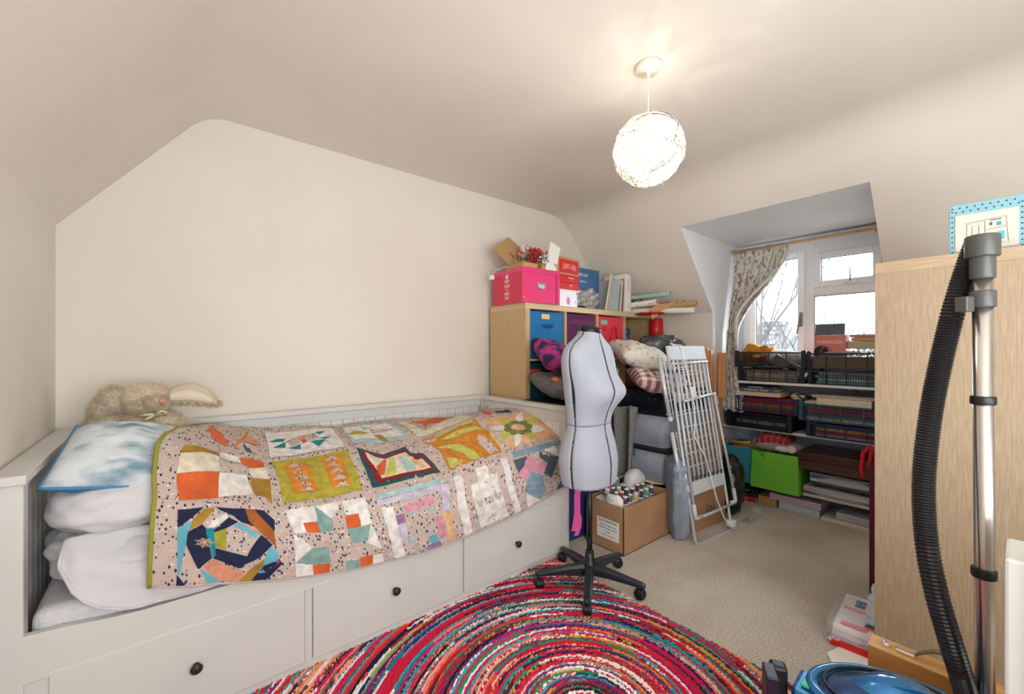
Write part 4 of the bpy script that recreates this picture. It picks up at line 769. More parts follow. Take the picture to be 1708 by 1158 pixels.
# boxes beside the pink box
wb_ = thing('white_box', 'small white box with a pink oval, under two red boxes', 'box', (2.145, 2.075, KH)); B(0, 0, 0, .185, .16, .115).build('body', mat('glossy_white_card', (240, 240, 244), .3), wb_, bevel=.001)
B(-.004, -.004, .108, .205, .165, .12).build('lid', MC['glossy_white_card'], wb_, bevel=.001)
MB().prism(ell(.09, .04, .02, .028, 16), 0, .0006, Matrix.Rotation(PI/2, 4, 'X')).build('pink_oval', mat('pink_print', (226, 130, 190), .5), wb_)
M_redc = mat('red_card', (214, 26, 30), .45)
for k, (z, lb, s1) in enumerate(((.120, 'red lettered box directly on the small white box', 'BOX'), (.172, 'upper red box below the kraft box with the red label', 'TREASURES'))):
    t = thing('red_box', lb, 'box', (2.145, 2.075, KH+z)); B(0, 0, 0, .20, .14, .05).build('body', M_redc, t, bevel=.001); text(s1, .012, M_wink, t, faceY(.12, -.0006, .034)); text('- - - - - -', .010, M_wink, t, faceY(.12, -.0006, .018)); text('o', .022, M_wink, t, faceX(-.0006, .07, .03))
kb = thing('kraft_parcel', 'kraft box with a red patterned label on top of the red boxes', 'box', (2.10, 2.055, KH+.223), rz=R(4)); B(0, 0, 0, .245, .22, .125).build('body', M_kraft, kb, bevel=.002)
B(.02, -.0012, .012, .240, 0, .108).build('label', M_redc, kb); text('|)(BO-|B))', .05, mat('pink_ink', (240, 190, 190), .6), kb, faceY(.135, -.0015, .06), wscale=.75)
bb = thing('blue_book_box', 'blue lettered carton standing behind the clear bag', 'box', (2.36, 2.14, KH)); B(0, 0, 0, .30, .075, .315).build('body', mat('denim_blue_card', (62, 106, 150), .5), bb, bevel=.001)
B(.3, 0, 0, .302, .075, .315).build('spine', mat('mid_blue_card', (84, 134, 180), .5), bb); text('CARD CLUB', .028, M_wink, bb, faceY(.10, -.001, .262), wscale=.8); text('(oooo) ----', .022, M_wink, bb, faceY(.12, -.001, .215)); text('F T N', .03, M_wink, bb, faceX(.3035, .04, .2) @ Matrix.Rotation(PI, 4, 'Y'))
M_sil = mat('silvery_film', (206, 202, 200), .22, c2=(150, 142, 138), sc=30, metal=.25, bump=.8, bsc=28, alpha=.8)
o = soft(2.29, 2.068, KH+.002, 2.62, 2.135, KH+.15, 2.4, .034, 15, 5, 50, 26).build('clear_bag', M_sil, smooth=True); tag(o, 'crumpled see-through bag of dark bits in front of the blue carton', 'bag')
fo = tag(B(0, 0, 0, .012, .21, .29).build('card_folder', M_cream, bevel=.001), 'cream folder leaning beside the blue carton with a maroon square tag', 'folder'); fo.location = (2.68, 2.10, KH); fo.rotation_euler = (0, R(9), R(-58))
tg = B(-.001, .05, .15, 0, .10, .20).build('square_tag', mat('maroon_tag', (120, 40, 50), .6), fo); tg.location = (-.0005, 0, 0)
random.seed(8); xk = 2.80
for k, (wd_, h, c, til, nm) in enumerate(((.010, .27, (186, 196, 206), 8, 'thin grey-blue booklet leaning left of the big white binder'), (.007, .22, (120, 170, 110), 7, 'green booklet wedged among the leaning booklets'), (.009, .26, (226, 222, 214), 6, 'off-white booklet among those leaning by the binder'), (.006, .27, (178, 40, 60), 4, 'slim crimson booklet beside the big white binder'), (.012, .275, (220, 214, 206), 3, 'pale booklet touching the big white binder'))):
    b_ = thing('booklet', nm, 'book', (xk, 2.07, KH)); b_.rotation_euler = (0, R(til), 0)
    B(0, 0, 0, wd_, .2, h).build('cover', mat('booklet_%d' % k, c, .6), b_, bevel=.001); B(.001, .002, .002, wd_-.001, .203, h-.002).build('pages', M_cream, b_); xk += wd_+.015
bi = thing('white_binder', 'tall thick white binder at the right end of the row of papers', 'book', (2.905, 2.06, KH)); B(0, 0, 0, .058, .22, .312).build('cover', M_paper, bi, bevel=.004); B(.058, .002, 0, .074, .21, .30).build('pages', M_cream, bi)
text('MIXING', .026, mat('grey_ink', (150, 150, 155), .6), bi, faceY(.03, -.001, .22, -PI/2)); MB().tube([(.03+.011*math.cos(a), -.001, .045+.013*math.sin(a)) for a in [2*PI*i/12 for i in range(12)]], .0012, 4, closed=True).build('round_mark', MC['grey_ink'], bi)
# rolls of paper
def roll(lab, a, b, r, m, core=None, rel=.55):
    a, b = Vector(a), Vector(b); t = thing('paper_roll', lab, 'paper roll', a, group=None); d = b-a; L_ = d.length; M = Matrix.Identity(4); q = d.to_track_quat('Z', 'Y').to_matrix().to_4x4()
    MB().lathe([(r, 0), (r, L_), (r*rel, L_), (r*rel, L_-.03), (.001, L_-.031)], M=q, n=22).build('sheet', m, t, smooth=True, bevel=.0005, seg=1)
    MB().lathe([(r*rel, L_-.029), (r*rel, L_+.0005), (r*rel*.86, L_+.0005), (r*rel*.86, L_-.028)], M=q, n=18).build('core', core or M_card, t, smooth=True); return t
M_dots = vor_mat('dotted_gift_paper', (150, 196, 176), [((236, 130, 130), (240, 230, 214), 42, .33, (1, 1, 1), 0, .8)], .5, 'Object', 0)
M_green = mat('dark_leaf_paper', (30, 66, 64), .5, c2=(210, 216, 200), sc=45, lo=.55, hi=.6)
M_ivory = mat('ivory_print_paper', (236, 230, 218), .5, c2=(120, 120, 120), sc=50, lo=.62, hi=.66)
M_brleaf = mat('brown_print_paper', (200, 160, 130), .6, c2=(110, 66, 50), sc=50, lo=.48, hi=.55)
roll('dotted pastel gift wrap roll, topmost of the rolls', (3.00, 2.08, 1.585), (3.075, 1.765, 1.597), .0185, M_dots)
roll('dark green leaf gift wrap roll behind the dotted roll', (2.995, 2.30, 1.56), (3.035, 2.0, 1.575), .022, M_green)
roll('ivory gift wrap roll with tiny print, left and shortest', (2.98, 2.28, 1.515), (3.015, 1.85, 1.532), .024, M_ivory)
roll('brown patterned gift wrap roll lying at the back of the rolls', (3.07, 2.2, 1.508), (3.165, 1.70, 1.532), .014, M_brleaf)
roll('long plain kraft paper roll reaching furthest right', (3.04, 2.28, 1.486), (3.165, 1.60, 1.513), .021, M_kraft, None, .86)
roll('long white paper roll beneath the kraft roll, loose at its end', (3.0, 2.2, 1.485), (3.145, 1.61, 1.457), .0225, M_paper, M_paper, .35)
tk = MB(); tk.prism([(0, 0), (.05, .045), (.14, .05), (.21, .075), (.17, .02), (.10, 0), (.05, -.06), (.02, -.085)], 0, .002, Matrix.Translation((3.0, 1.90, 1.475)) @ Matrix.Rotation(R(-62), 4, 'Z') @ Matrix.Rotation(R(76), 4, 'X'))
tag(tk.build('torn_paper', M_kraft), 'torn flap of kraft paper hanging down in front of the rolls', 'paper')
M_redp = mat('red_plastic', (206, 26, 26), .35, bump=.5, bsc=30)
o = soft(2.98, 1.80, 1.435, 3.12, 2.05, 1.462, 2.5, .01, 12, 2, 30, 12).build('red_bag', M_redp, smooth=True); tag(o, 'flat red plastic bag tucked below the paper rolls', 'bag')
# ---------------- pile beside the unit ----------------
SX0, SX1, SY0, SY1 = 2.47, 3.16, 1.44, 1.99
M_pclear = mat('frosted_plastic', (206, 212, 222), .25, c2=(170, 178, 192), sc=7, alpha=.62, bump=.3, bsc=9)
def storage(z, h, lab, m, lid, content):
    t = thing('storage_crate', lab, 'storage box', (SX0, SY0, z)); w_, d = SX1-SX0, SY1-SY0
    rs = []
    for zz, i in ((0, .03), (h, 0)):
        rs.append([Vector((x, y, zz)) for x, y in ((i+.03, i), (w_-i-.03, i), (w_-i, i+.03), (w_-i, d-i-.03), (w_-i-.03, d-i), (i+.03, d-i), (i, d-i-.03), (i, i+.03))])
    MB().loft(rs).build('tub', m, t, bevel=.004)
    if lid: B(-.012, -.012, h, w_+.012, d+.012, h+.022).build('lid', lid, t, bevel=.008)
    B(-.008, d*.42, h-.05, .004, d*.52, h-.005).build('clip', M_upvc if lid is None else M_alu, t, bevel=.003)
    if content: soft(.035, .035, .01, w_-.035, d-.035, h-.015, 6, .01, 8, 2).build('folded_fabric', content, t, smooth=True)
    return t
M_fold = mat('pale_folded_cloth', (226, 224, 224), .9, c2=(166, 170, 190), sc=8, stretch=(1, 1, 6))
storage(0, .255, 'black storage crate at the bottom of the pile behind the airer', M_black, None, None)
storage(.28, .20, 'frosted storage box of lilac cloth second from the bottom of the pile', M_pclear, M_black, M_fold)
storage(.505, .215, 'frosted storage box of white cloth under the black mesh crate', M_pclear, M_black, M_fold)
ly = soft(SX0+.01, SY0+.02, .256, SX1-.03, SY1-.03, .28, 5, .004, 9, 1).build('cream_pad', mat('cream_quilting', (222, 206, 166), .9), smooth=True); tag(ly, 'cream padding squashed between the two lowest boxes of the pile', 'pad')
# mesh crates
M_ckb = mat('black_crate_plastic', (30, 34, 40), .4); M_ckn = mat('navy_crate_plastic', (28, 44, 82), .4); M_ckt = mat('teal_crate_plastic', (44, 88, 104), .4)
def crate(lab, loc, w_, d, h, m, style, grp, rz=0):
    t = thing('mesh_crate', lab, 'crate', loc, rz, grp)   # x = depth (front at 0), y = width
    q = .0045
    rim = MB()
    for a in ((0, 0, h-.010, q, w_, h), (d-q, 0, h-.010, d, w_, h), (0, 0, h-.010, d, q, h), (0, w_-q, h-.010, d, w_, h), (0, 0, 0, q, w_, .008), (d-q, 0, 0, d, w_, .008), (0, 0, 0, d, q, .008), (0, w_-q, 0, d, w_, .008)): rim.box(*a)
    rim.build('rim', m, t)
    for x in (0, d-.022):
        for y in (0, w_-.022): B(x-.003, y-.003 if y == 0 else y, 0, x+.025, y+.025, h+.012).build('corner_post', m, t, bevel=.002, seg=1)
    for y in [w_*k/4 for k in (1, 2, 3)]: B(-.001, y-.003, 0, q, y+.003, h).build('front_rib', m, t)
    lt = MB(); r_ = .0013
    def bars(o0, du, L_, H_):
        o0, du = Vector(o0), Vector(du); up_ = Vector((0, 0, 1)); nn = du.cross(up_)
        def seg(a, b):
            p = [o0+du*a[0]+up_*a[1], o0+du*b[0]+up_*b[1]]; e = (p[1]-p[0]).normalized(); s_ = e.cross(nn).normalized()*r_; k_ = nn*r_
            lt.add([p[0]-s_-k_, p[0]+s_-k_, p[0]+s_+k_, p[0]-s_+k_, p[1]-s_-k_, p[1]+s_-k_, p[1]+s_+k_, p[1]-s_+k_], [(0, 1, 5, 4), (1, 2, 6, 5), (2, 3, 7, 6), (3, 0, 4, 7)])
        if style == 'diamond':
            st = .017; k = -H_
            while k < L_:
                a, b = max(k, 0), min(k+H_, L_)
                seg((a, a-k), (b, b-k)); seg((a, H_-(a-k)), (b, H_-(b-k))); k += st
        else:
            st = .0135 if style == 'grid' else .016; k = st
            while k < L_: seg((k, 0), (k, H_)); k += st
            k = .02
            while k < H_: seg((0, k), (L_, k)); k += .021 if style == 'grid' else .0165
    bars((.002, 0, .006), (0, 1, 0), w_, h-.012); bars((d-.002, 0, .006), (0, 1, 0), w_, h-.012); bars((0, .002, .006), (1, 0, 0), d, h-.012); bars((0, w_-.002, .006), (1, 0, 0), d, h-.012)
    o = lt.build('mesh_sides', m, t, fix=False); o['kind'] = 'stuff'
    bm_ = MB()
    for k in range(8): bm_.box(.005, w_*(k+.2)/8, 0, d-.005, w_*(k+.8)/8, .004)
    bm_.build('base_slats', m, t)['kind'] = 'stuff'
    return t
crate('black mesh crate of dark lace cloth on top of the frosted boxes', (SX0+.01, SY0+.02, .745), .46, .6, .125, M_ckb, 'diamond', None)
o = soft(SX0+.03, SY0+.04, .752, SX1-.08, SY1-.08, .865, 4, .012, 9, 7).build('lace_cloth', mat('navy_lace', (22, 28, 50), .8, c2=(170, 176, 190), sc=60, lo=.62, hi=.66), smooth=True); tag(o, 'navy speckled lace cloth filling the black crate', 'cloth')
M_plaid = plaid('brown_check_cloth', (234, 224, 214), (140, 78, 82), 17, .9, .5)
def cush(name, lab, loc, rot, w_, d, t_, m, seed=1, cat='cushion', pinch=.06, nz=.012, **k):
    o = cushion_mb(w_, d, t_, seed, pinch=pinch, nz=nz, **k).build(name, m, smooth=True); weld(o, .0004)
    for p in o.data.polygons: p.use_smooth = True
    o.location = loc; o.rotation_euler = rot; return tag(o, lab, cat)
cush('check_cushion', 'brown and cream checked cushion spilling over the black mesh crate', (2.56, 1.57, .94), (R(14), R(12), R(-38)), .36, .34, .13, M_plaid, 4, pw=.42)
fr_ = MB().grid(14, 6, lambda u, v: Vector((u*.13-.02, -.012*v-.008*math.sin(u*12)*v, -.085*v-.0*u))); o = fr_.build('frill', M_plaid, smooth=True, solid=.003); o.location = (2.53, 1.405, .90); o.rotation_euler = (0, R(-8), R(-38)); tag(o, 'gathered checked frill drooping below the checked cushion', 'frill')
M_flor = mat('cherry_print_cloth', (222, 214, 202), .9, c2=(150, 50, 62), sc=30, det=5, lo=.60, hi=.63, bump=.12, bsc=60)
cush('cherry_cushion', 'cream cushion with small red cherry print on top of the pile', (2.63, 1.74, 1.11), (R(16), R(14), R(-30)), .40, .36, .16, M_flor, 6, pw=.40)
o = tag(B(0, 0, 0, .40, .30, .006).build('grey_board', mat('pale_grey_board', (200, 198, 196), .7)), 'pale grey board lying between the cherry and checked cushions', 'board'); o.location = (2.50, 1.50, 1.028); o.rotation_euler = (R(0), R(4), R(-16))
o = tag(B(0, 0, 0, .30, .30, .19).build('cardboard_box', M_card, bevel=.002), 'brown cardboard box seen through the bars of the upper airer', 'box'); o.location = (2.85, 1.47, .88)
o = soft(2.60, 1.46, .885, 2.86, 1.76, .985, 3, .02, 9, 15).build('patterned_bundle', mat('toile_bundle', (216, 208, 214), .9, c2=(90, 60, 96), sc=22, lo=.5, hi=.6), smooth=True); tag(o, 'bundle of lilac figured cloth behind the airer rods', 'cloth')
M_bag = mat('black_polythene', (60, 62, 64), .25, c2=(96, 98, 100), sc=8, bump=1, bsc=14)
o = soft(2.74, 1.68, 1.10, 3.20, 1.93, 1.265, 2.2, .045, 9, 5, 60, 30).build('refuse_bag', M_bag, smooth=True); tag(o, 'crumpled black plastic bag on top of the pile', 'bag'); o.rotation_euler = (0, 0, 0)
o = MB().lathe([(.001, 0), (.055, .003), (.058, .1), (.055, .19), (.05, .20), (.001, .2)], n=24).build('red_tub', M_redp, smooth=True); tag(o, 'red fabric tub standing by the wall below the paper rolls', 'tub'); o.location = (3.24, 1.99, 1.22)
o = tag(B(3.0, 1.93, .87, 3.31, 2.055, 1.219).build('white_box_stack', M_card, bevel=.002), 'narrow brown carton beneath the red tub at the wall', 'box')
# purple and lotus cushions, tubs next to the bed
M_tub = mat('navy_tub_plastic', (40, 52, 110), .4)
for z, m, lb in ((0, M_tub, 'blue plastic tub on the floor past the end of the bed'), (.42, M_black, 'black plastic tub stacked on the blue tub behind the dress form')):
    t = thing('plastic_tub', lb, 'storage box', (1.80, 1.70, z)); MB().loft([[Vector(p) for p in ((.02, .02, 0), (.36, .02, 0), (.36, .33, 0), (.02, .33, 0))], [Vector(p) for p in ((0, 0, .38), (.38, 0, .38), (.38, .35, .38), (0, .35, .38))]]).build('tub', m, t, bevel=.01)
    B(-.01, -.01, .375, .39, .355, .41).build('lid', m, t, bevel=.006)
M_gal = mat('tie_dye_cloth', (190, 60, 136), .9, c2=(60, 40, 92), sc=13, det=8, lo=.42, hi=.56, bump=.1)
M_lot = mat('grey_tweed', (86, 84, 84), .95, c2=(128, 124, 122), sc=90)
cush('tie_dye_cushion', 'magenta and purple tie-dye cushion behind the shoulder of the dress form', (1.99, 1.87, 1.075), (R(18), R(24), R(-20)), .44, .42, .17, M_gal, 8, pw=.42)
lc = cush('lotus_cushion', 'grey tweed cushion with orange lotus flowers under the tie-dye cushion', (1.965, 1.82, .915), (R(10), R(10), R(-12)), .42, .36, .15, M_lot, 3, pw=.42)
M_o1 = mat('orange_petal', (240, 170, 90), .9); M_o2 = mat('deep_orange_petal', (232, 96, 40), .9)
for (cx_, cy_, cz_, s_) in ((-.175, -.10, .034, .026), (-.115, -.155, .016, .034)):
    for k in range(7):
        a = R(20+k*23); pz = [(0, 0), (math.cos(a-.16)*s_, math.sin(a-.16)*s_), (math.cos(a)*s_*1.3, math.sin(a)*s_*1.3), (math.cos(a+.16)*s_, math.sin(a+.16)*s_)]
        MB().prism(pz, 0, .004, Matrix.Translation((cx_, cy_, cz_)) @ Matrix.Rotation(R(66), 4, 'X')).build('petal', M_o1 if k % 2 else M_o2, lc)
# grey wool cloth and pink ribbon
M_wool = mat('grey_wool', (134, 132, 126), .97, c2=(104, 102, 98), sc=120, bump=.4, bsc=200)
def wg(u, v): return Vector((2.42-.045*math.sin(u*9+v)-.02*v, 1.62+.19*u+.01*v*(1-2*u)*3, .77-.50*v+.01*math.sin(u*7)))
tag(MB().grid(24, 24, wg).build('wool_cloth', M_wool, smooth=True, solid=.012), 'speckled grey wool cloth hanging down the left of the boxed pile', 'cloth')
M_pr = mat('pink_satin', (236, 96, 170), .4)
rp_ = thing('pink_ribbon', 'long pink ribbon hanging between bed end and dress form pole', 'ribbon', (1.755, 1.56, 0)); pts = [(0, 0, .50), (.002, .0, .42), (-.004, .004, .34), (-.008, 0, .26), (-.02, 0, .20), (-.03, .0, .16)]
m = MB(); m.loft([[Vector(p)+Vector((-.017, 0, 0)), Vector(p)+Vector((.017, -.012, 0)), Vector(p)+Vector((.017, -.010, 0)), Vector(p)+Vector((-.017, .002, 0))] for p in pts]); m.build('tail', M_pr, rp_, smooth=False)
m = MB(); pts = [(.0, .005, .26), (.014, .0, .22), (.01, 0, .17), (-.015, 0, .13)]; m.loft([[Vector(p)+Vector((-.012, 0, 0)), Vector(p)+Vector((.012, -.008, 0)), Vector(p)+Vector((.012, -.006, 0)), Vector(p)+Vector((-.012, .002, 0))] for p in pts]); m.build('tail', M_pr, rp_)
# ---------------- cardboard box of sewing threads ----------------
cb = thing('cardboard_carton', 'open brown carton labelled BLUE DIAMOND holding threads beside the dress form', 'box', (1.964, 1.408, 0)); CW, CD, CH = .487, .27, .268
for a in ((0, 0, 0, CW, .004, CH), (0, CD-.004, 0, CW, CD, CH), (0, 0, 0, .004, CD, CH), (CW-.004, 0, 0, CW, CD, CH)): B(*a).build('side', M_card, cb)
B(0, 0, 0, CW, CD, .004).build('base', M_card, cb)
B(-.001, .03, .062, 0, .185, .175).build('label', M_paper, cb)
for s, sz, z in (('BLUE DIAMOND', .019, .160), ('GRANULAR STRIPPER 4 x 5kg', .0095, .137), ('DIAMOND MOULDING COMPOUND', .0085, .12), ('7 kg NET', .010, .10), ('STORE DRY  BATCH 0317 46', .0085, .08)): text(s, sz, M_ink, cb, faceX(-.0015, .108, z), wscale=.92)
o = tag(soft(1.975, 1.42, .10, 2.44, 1.665, .225, 6, .01, 10, 3).build('packing_paper', M_paper, smooth=True), 'white packing paper filling the brown carton under the threads', 'paper')
M_cream2 = mat('cream_plastic_rack', (226, 216, 196), .4)
rk = thing('thread_rack', 'clear acrylic rack of compartments tipped in the carton', 'rack', (2.02, 1.455, .235), rot=(R(6), R(-4), R(4)))
B(0, 0, 0, .36, .19, .006).build('tray', M_cream2, rk)
for k in range(7): MB().tube([(.03+k*.05, .0, .004), (.03+k*.05, 0, .07)], .0015, 5).build('peg', M_clear, rk)
MB().tube([(0, 0, .06), (.36, 0, .05), (.36, .19, .05), (0, .19, .06)], .003, 6, closed=True).build('rail', M_clear, rk)
random.seed(6); TC = [(96, 42, 66), (44, 88, 120), (214, 176, 80), (60, 66, 80), (110, 150, 110), (70, 74, 110), (44, 100, 110), (180, 60, 50), (60, 72, 70), (40, 60, 120), (120, 40, 60), (80, 84, 96), (160, 160, 170), (34, 90, 120), (200, 190, 120), (50, 54, 64)]
TN = ['plum', 'teal', 'yellow', 'charcoal', 'pale green', 'indigo', 'petrol blue', 'brick red', 'dark green', 'royal blue', 'wine', 'slate', 'silver grey', 'peacock blue', 'straw', 'near-black']
for k in range(16):
    i, j = k % 6, k//6; x = 2.06+i*.055+random.uniform(-.006, .006); y = 1.47+j*.062; r_ = random.uniform(.0125, .016); h = random.uniform(.042, .056)
    t = thing('thread_spool', '%s thread spool standing in the carton, %s' % (TN[k], ('front row', 'middle row', 'back row')[j]), 'thread', (x, y, .25+.0+j*.004), group='thread spools in the carton')
    c = TC[k]; MB().lathe([(r_*.8, .006), (r_, .009), (r_, h-.009), (r_*.8, h-.006)], n=14).build('thread', mat('thread_%d' % k, c, .6, bump=.3, bsc=300), t, smooth=True)
    MB().lathe([(.001, 0), (r_*.95, 0), (r_*.95, .006), (.004, .006), (.004, h-.006), (r_*.95, h-.006), (r_*.9, h), (.001, h)], n=14).build('reel', M_upvc, t, smooth=True)
t = thing('thread_cone', 'large dusty red thread cone at the back of the carton', 'thread', (2.10, 1.62, .24)); MB().lathe([(.03, 0), (.030, .05), (.022, .095), (.008, .10)]).build('thread', mat('dusty_red_thread', (170, 70, 66), .7), t, smooth=True); MB().lathe([(.012, .095), (.012, .112), (.001, .113)]).build('core', M_cream2, t)
t = thing('thread_cone', 'grey green thread cone behind the red one in the carton', 'thread', (2.19, 1.63, .25)); MB().lathe([(.026, 0), (.026, .08), (.02, .09)]).build('thread', mat('grey_green_thread', (100, 116, 112), .7), t, smooth=True); MB().lathe([(.018, .088), (.018, .098), (.001, .099)]).build('core', M_cream2, t)
o = tag(soft(2.28, 1.56, .22, 2.45, 1.67, .37, 2.4, .008, 10, 3).build('white_pouch', M_linen, smooth=True), 'rounded white pouch poking up at the back of the carton', 'pouch')
o = tag(soft(1.98, 1.44, .225, 2.03, 1.56, .31, 2.2, .012, 22, 9, 24, 14).build('tissue', M_paper, smooth=True), 'crumpled white tissue at the left corner of the carton', 'tissue')
# ---------------- dress form ----------------
df = thing('dress_form', 'pale grey adjustable dress form on a black five-wheeled base', 'dress form', (1.60, 1.345, 0), rz=R(11))
M_jersey = mat('pale_grey_jersey', (172, 177, 190), .9, bump=.05, bsc=150, sheen=.2)
ZR = [.505, .56, .62, .69, .75, .79, .84, .89, .94, .99, 1.05, 1.10, 1.145, 1.175, 1.20, 1.222, 1.245, 1.262]
AX = [.158, .167, .172, .164, .145, .136, .140, .150, .159, .166, .181, .187, .179, .152, .106, .068, .054, .052]
BF = [.112, .116, .116, .104, .090, .084, .092, .106, .116, .112, .100, .088, .076, .066, .058, .054, .052, .052]
BB = [.112, .122, .128, .116, .096, .086, .088, .092, .095, .098, .100, .098, .090, .078, .066, .058, .052, .050]
def it(arr, z):
    if z <= ZR[0]: return arr[0]
    for i in range(len(ZR)-1):
        if z <= ZR[i+1]:
            t = (z-ZR[i])/(ZR[i+1]-ZR[i]); p0 = arr[max(i-1, 0)]; p1 = arr[i]; p2 = arr[i+1]; p3 = arr[min(i+2, len(arr)-1)]
            return .5*((2*p1)+(p2-p0)*t+(2*p0-5*p1+4*p2-p3)*t*t+(3*p1-p0-3*p2+p3)*t**3)
    return arr[-1]
def body(th, z, off=0):   # th 0 = wearer's left side (+x), -90deg = front (-y)
    a = it(AX, z)+off; b = (it(BF, z) if math.sin(th) < 0 else it(BB, z))+off; e = 2/2.35
    x = math.copysign(abs(math.cos(th))**e, math.cos(th))*a; y = math.copysign(abs(math.sin(th))**e, math.sin(th))*b
    if math.sin(th) < 0:
        for sx in (-1, 1):
            g = math.exp(-((x-sx*.078)/.060)**2-((z-.95)/.066)**2); y -= .046*g; x += sx*.006*g
    z2 = z-.010*math.cos(th)*0
    return Vector((x, y, z2))
gaps = [(-90, 3, 3), (0, 2, 2), (90, 2, 2), (180, 2, 2)]
for z0_, z1_, nz_ in ((.508, .7935, 26), (.7955, 1.246, 44)):
    for k, (c_, g0, g1) in enumerate(gaps):
        a0 = gaps[k][0]+gaps[k][2]*.62; a1 = (gaps[(k+1) % 4][0] if k < 3 else 180); a1 = [0, 90, 180, 270][k]-[2.2, 2.2, 2.2, 3][k]*.62; a0 = [-90, 0, 90, 180][k]+[3, 2.2, 2.2, 2.2][k]*.62
        def gf(u, v, a0=a0, a1=a1, z0_=z0_, z1_=z1_):
            z = z0_+(z1_-z0_)*v; m_ = (a0+a1)/2; sh = 1 if z < 1.17 else .9; ang = a0+(a1-a0)*u; 
            return body(R(ang), z, 0)
        o = MB().grid(26, nz_, gf).build('body_panel', M_jersey, df, smooth=True, solid=.007, off=-1)
        bm = bmesh.new(); bm.from_mesh(o.data); c = Vector((0, 0, (z0_+z1_)/2)); bm.faces.ensure_lookup_table(); f0 = bm.faces[len(bm.faces)//2]
        f0.normal_update()
        if f0.normal.dot(f0.calc_center_median()-Vector((0, 0, f0.calc_center_median().z))) < 0: bmesh.ops.reverse_faces(bm, faces=bm.faces)
        bm.to_mesh(o.data); bm.free()
core = MB(); core.loft([[body(2*PI*k/40, .515+(1.24-.515)*j/40, -.013) for k in range(40)] for j in range(41)]); core.build('inner_shell', M_black, df, smooth=True)
Mn = Matrix.Translation((0, .0, 1.236)) @ Matrix.Rotation(R(9), 4, 'X')
nk = MB(); nk.lathe([(.055, 0), (.059, .006), (.058, .018), (.05, .026), (.03, .031), (.001, .033)], n=32, M=Mn @ Matrix.Diagonal((1.02, .96, 1, 1))); nk.build('neck_cap', M_black, df, smooth=True)
B(-.05, -.075, 1.243, -.028, -.045, 1.262, Matrix.Rotation(R(-70), 4, 'Z') @ Matrix.Identity(4)).build('neck_knob', M_black, df, bevel=.003)
for z in (.60, .72, .835, .90):   # adjuster wheels seen in the gaps
    for th in (180, 0, -90):
        p = body(R(th), z, -.004); MB().ball(tuple(p), (.006, .006, .009), 10, 6).build('adjuster', M_black, df, smooth=True)
        MB().ball(tuple(body(R(th), z-.006, .001)), (.003, .003, .003), 6, 4).build('adjuster_pin', M_chrome, df, smooth=True)
for th in (180, -90):
    MB().tube([body(R(th), .515+i*.018, -.002) for i in range(41)], .0028, 5).build('elastic_seam', M_black, df)
p = body(R(-52), 1.045, .004); MB().prism(ell(0, 0, .024, .013, 20), 0, .0012, Matrix.Translation(p) @ Matrix.Rotation(R(30), 4, 'Z') @ Matrix.Rotation(R(84), 4, 'X')).build('size_sticker', M_paper, df)
MB().tube([(0, 0, .10), (0, 0, .56)], .0135, 16).build('pole', M_black, df, smooth=True)
MB().lathe([(.03, .06), (.036, .07), (.034, .115), (.024, .125), (.02, .17), (.0145, .175)], n=24).build('hub', M_black, df, smooth=True)
MB().tube([(-.014, -.012, .165), (-.035, -.02, .185), (-.045, -.02, .215), (-.032, -.016, .24), (-.02, -.012, .245)], .004, 8).build('hem_marker_hook', M_black, df, smooth=True)
MB().tube([(.02, .0, .15), (-.06, -.03, .13), (-.15, .02, .12), (-.22, .02, .06), (-.28, .01, .025)], .0012, 5).build('cord', M_black, df, smooth=True)
M_base = mat('dark_slate_plastic', (36, 40, 48), .38)
for k in range(5):
    a = R(218+72*k-11); ux, uy = math.cos(a), math.sin(a); nx_, ny_ = -uy, ux; rs = []
    for r_, w_, zt, zb in ((.018, .021, .112, .060), (.10, .020, .104, .064), (.20, .018, .088, .062), (.255, .016, .078, .060), (.268, .010, .072, .062)):
        rs.append([Vector((ux*r_+nx_*w_*s_, uy*r_+ny_*w_*s_, z)) for s_, z in ((-1, zb), (1, zb), (1, (zb+zt)/2+.008), (.55, zt), (-.55, zt), (-1, (zb+zt)/2+.008))])
    lg = MB().loft(rs).build('leg', M_base, df, smooth=False, bevel=.004)
    cx_, cy_ = ux*.252, uy*.252; rw = R(35+50*k); Mw = Matrix.Translation((cx_+.01*math.cos(rw), cy_+.01*math.sin(rw), .027)) @ Matrix.Rotation(rw, 4, 'Z') @ Matrix.Rotation(PI/2, 4, 'X')
    ct = MB().tube([(cx_, cy_, .066), (cx_, cy_, .045)], .006, 8).build('caster', M_black, lg, smooth=True)
    ws = MB()
    for s_ in (-1, 1): ws.lathe([(.004, s_*.004), (.0245, s_*.004), (.0255, s_*.008), (.0235, s_*.017), (.012, s_*.0195), (.001, s_*.0195)], n=22, M=Mw)
    ws.lathe([(.0265, -.0045), (.0275, 0), (.0265, .0045)], n=22, M=Mw)
    w2 = ws.build('caster_wheels', M_black, lg, smooth=True, bevel=.001, seg=1); w2['kind'] = 'stuff'
# ---------------- heated clothes airer ----------------
ar = thing('clothes_airer', 'folded silver heated clothes airer leaning against the pile of boxes', 'airer', (2.60, 1.20, 0))
M_air = mat('airer_grey_metal', (200, 204, 210), .35, metal=.35); M_airp = mat('airer_grey_plastic', (206, 210, 216), .5)
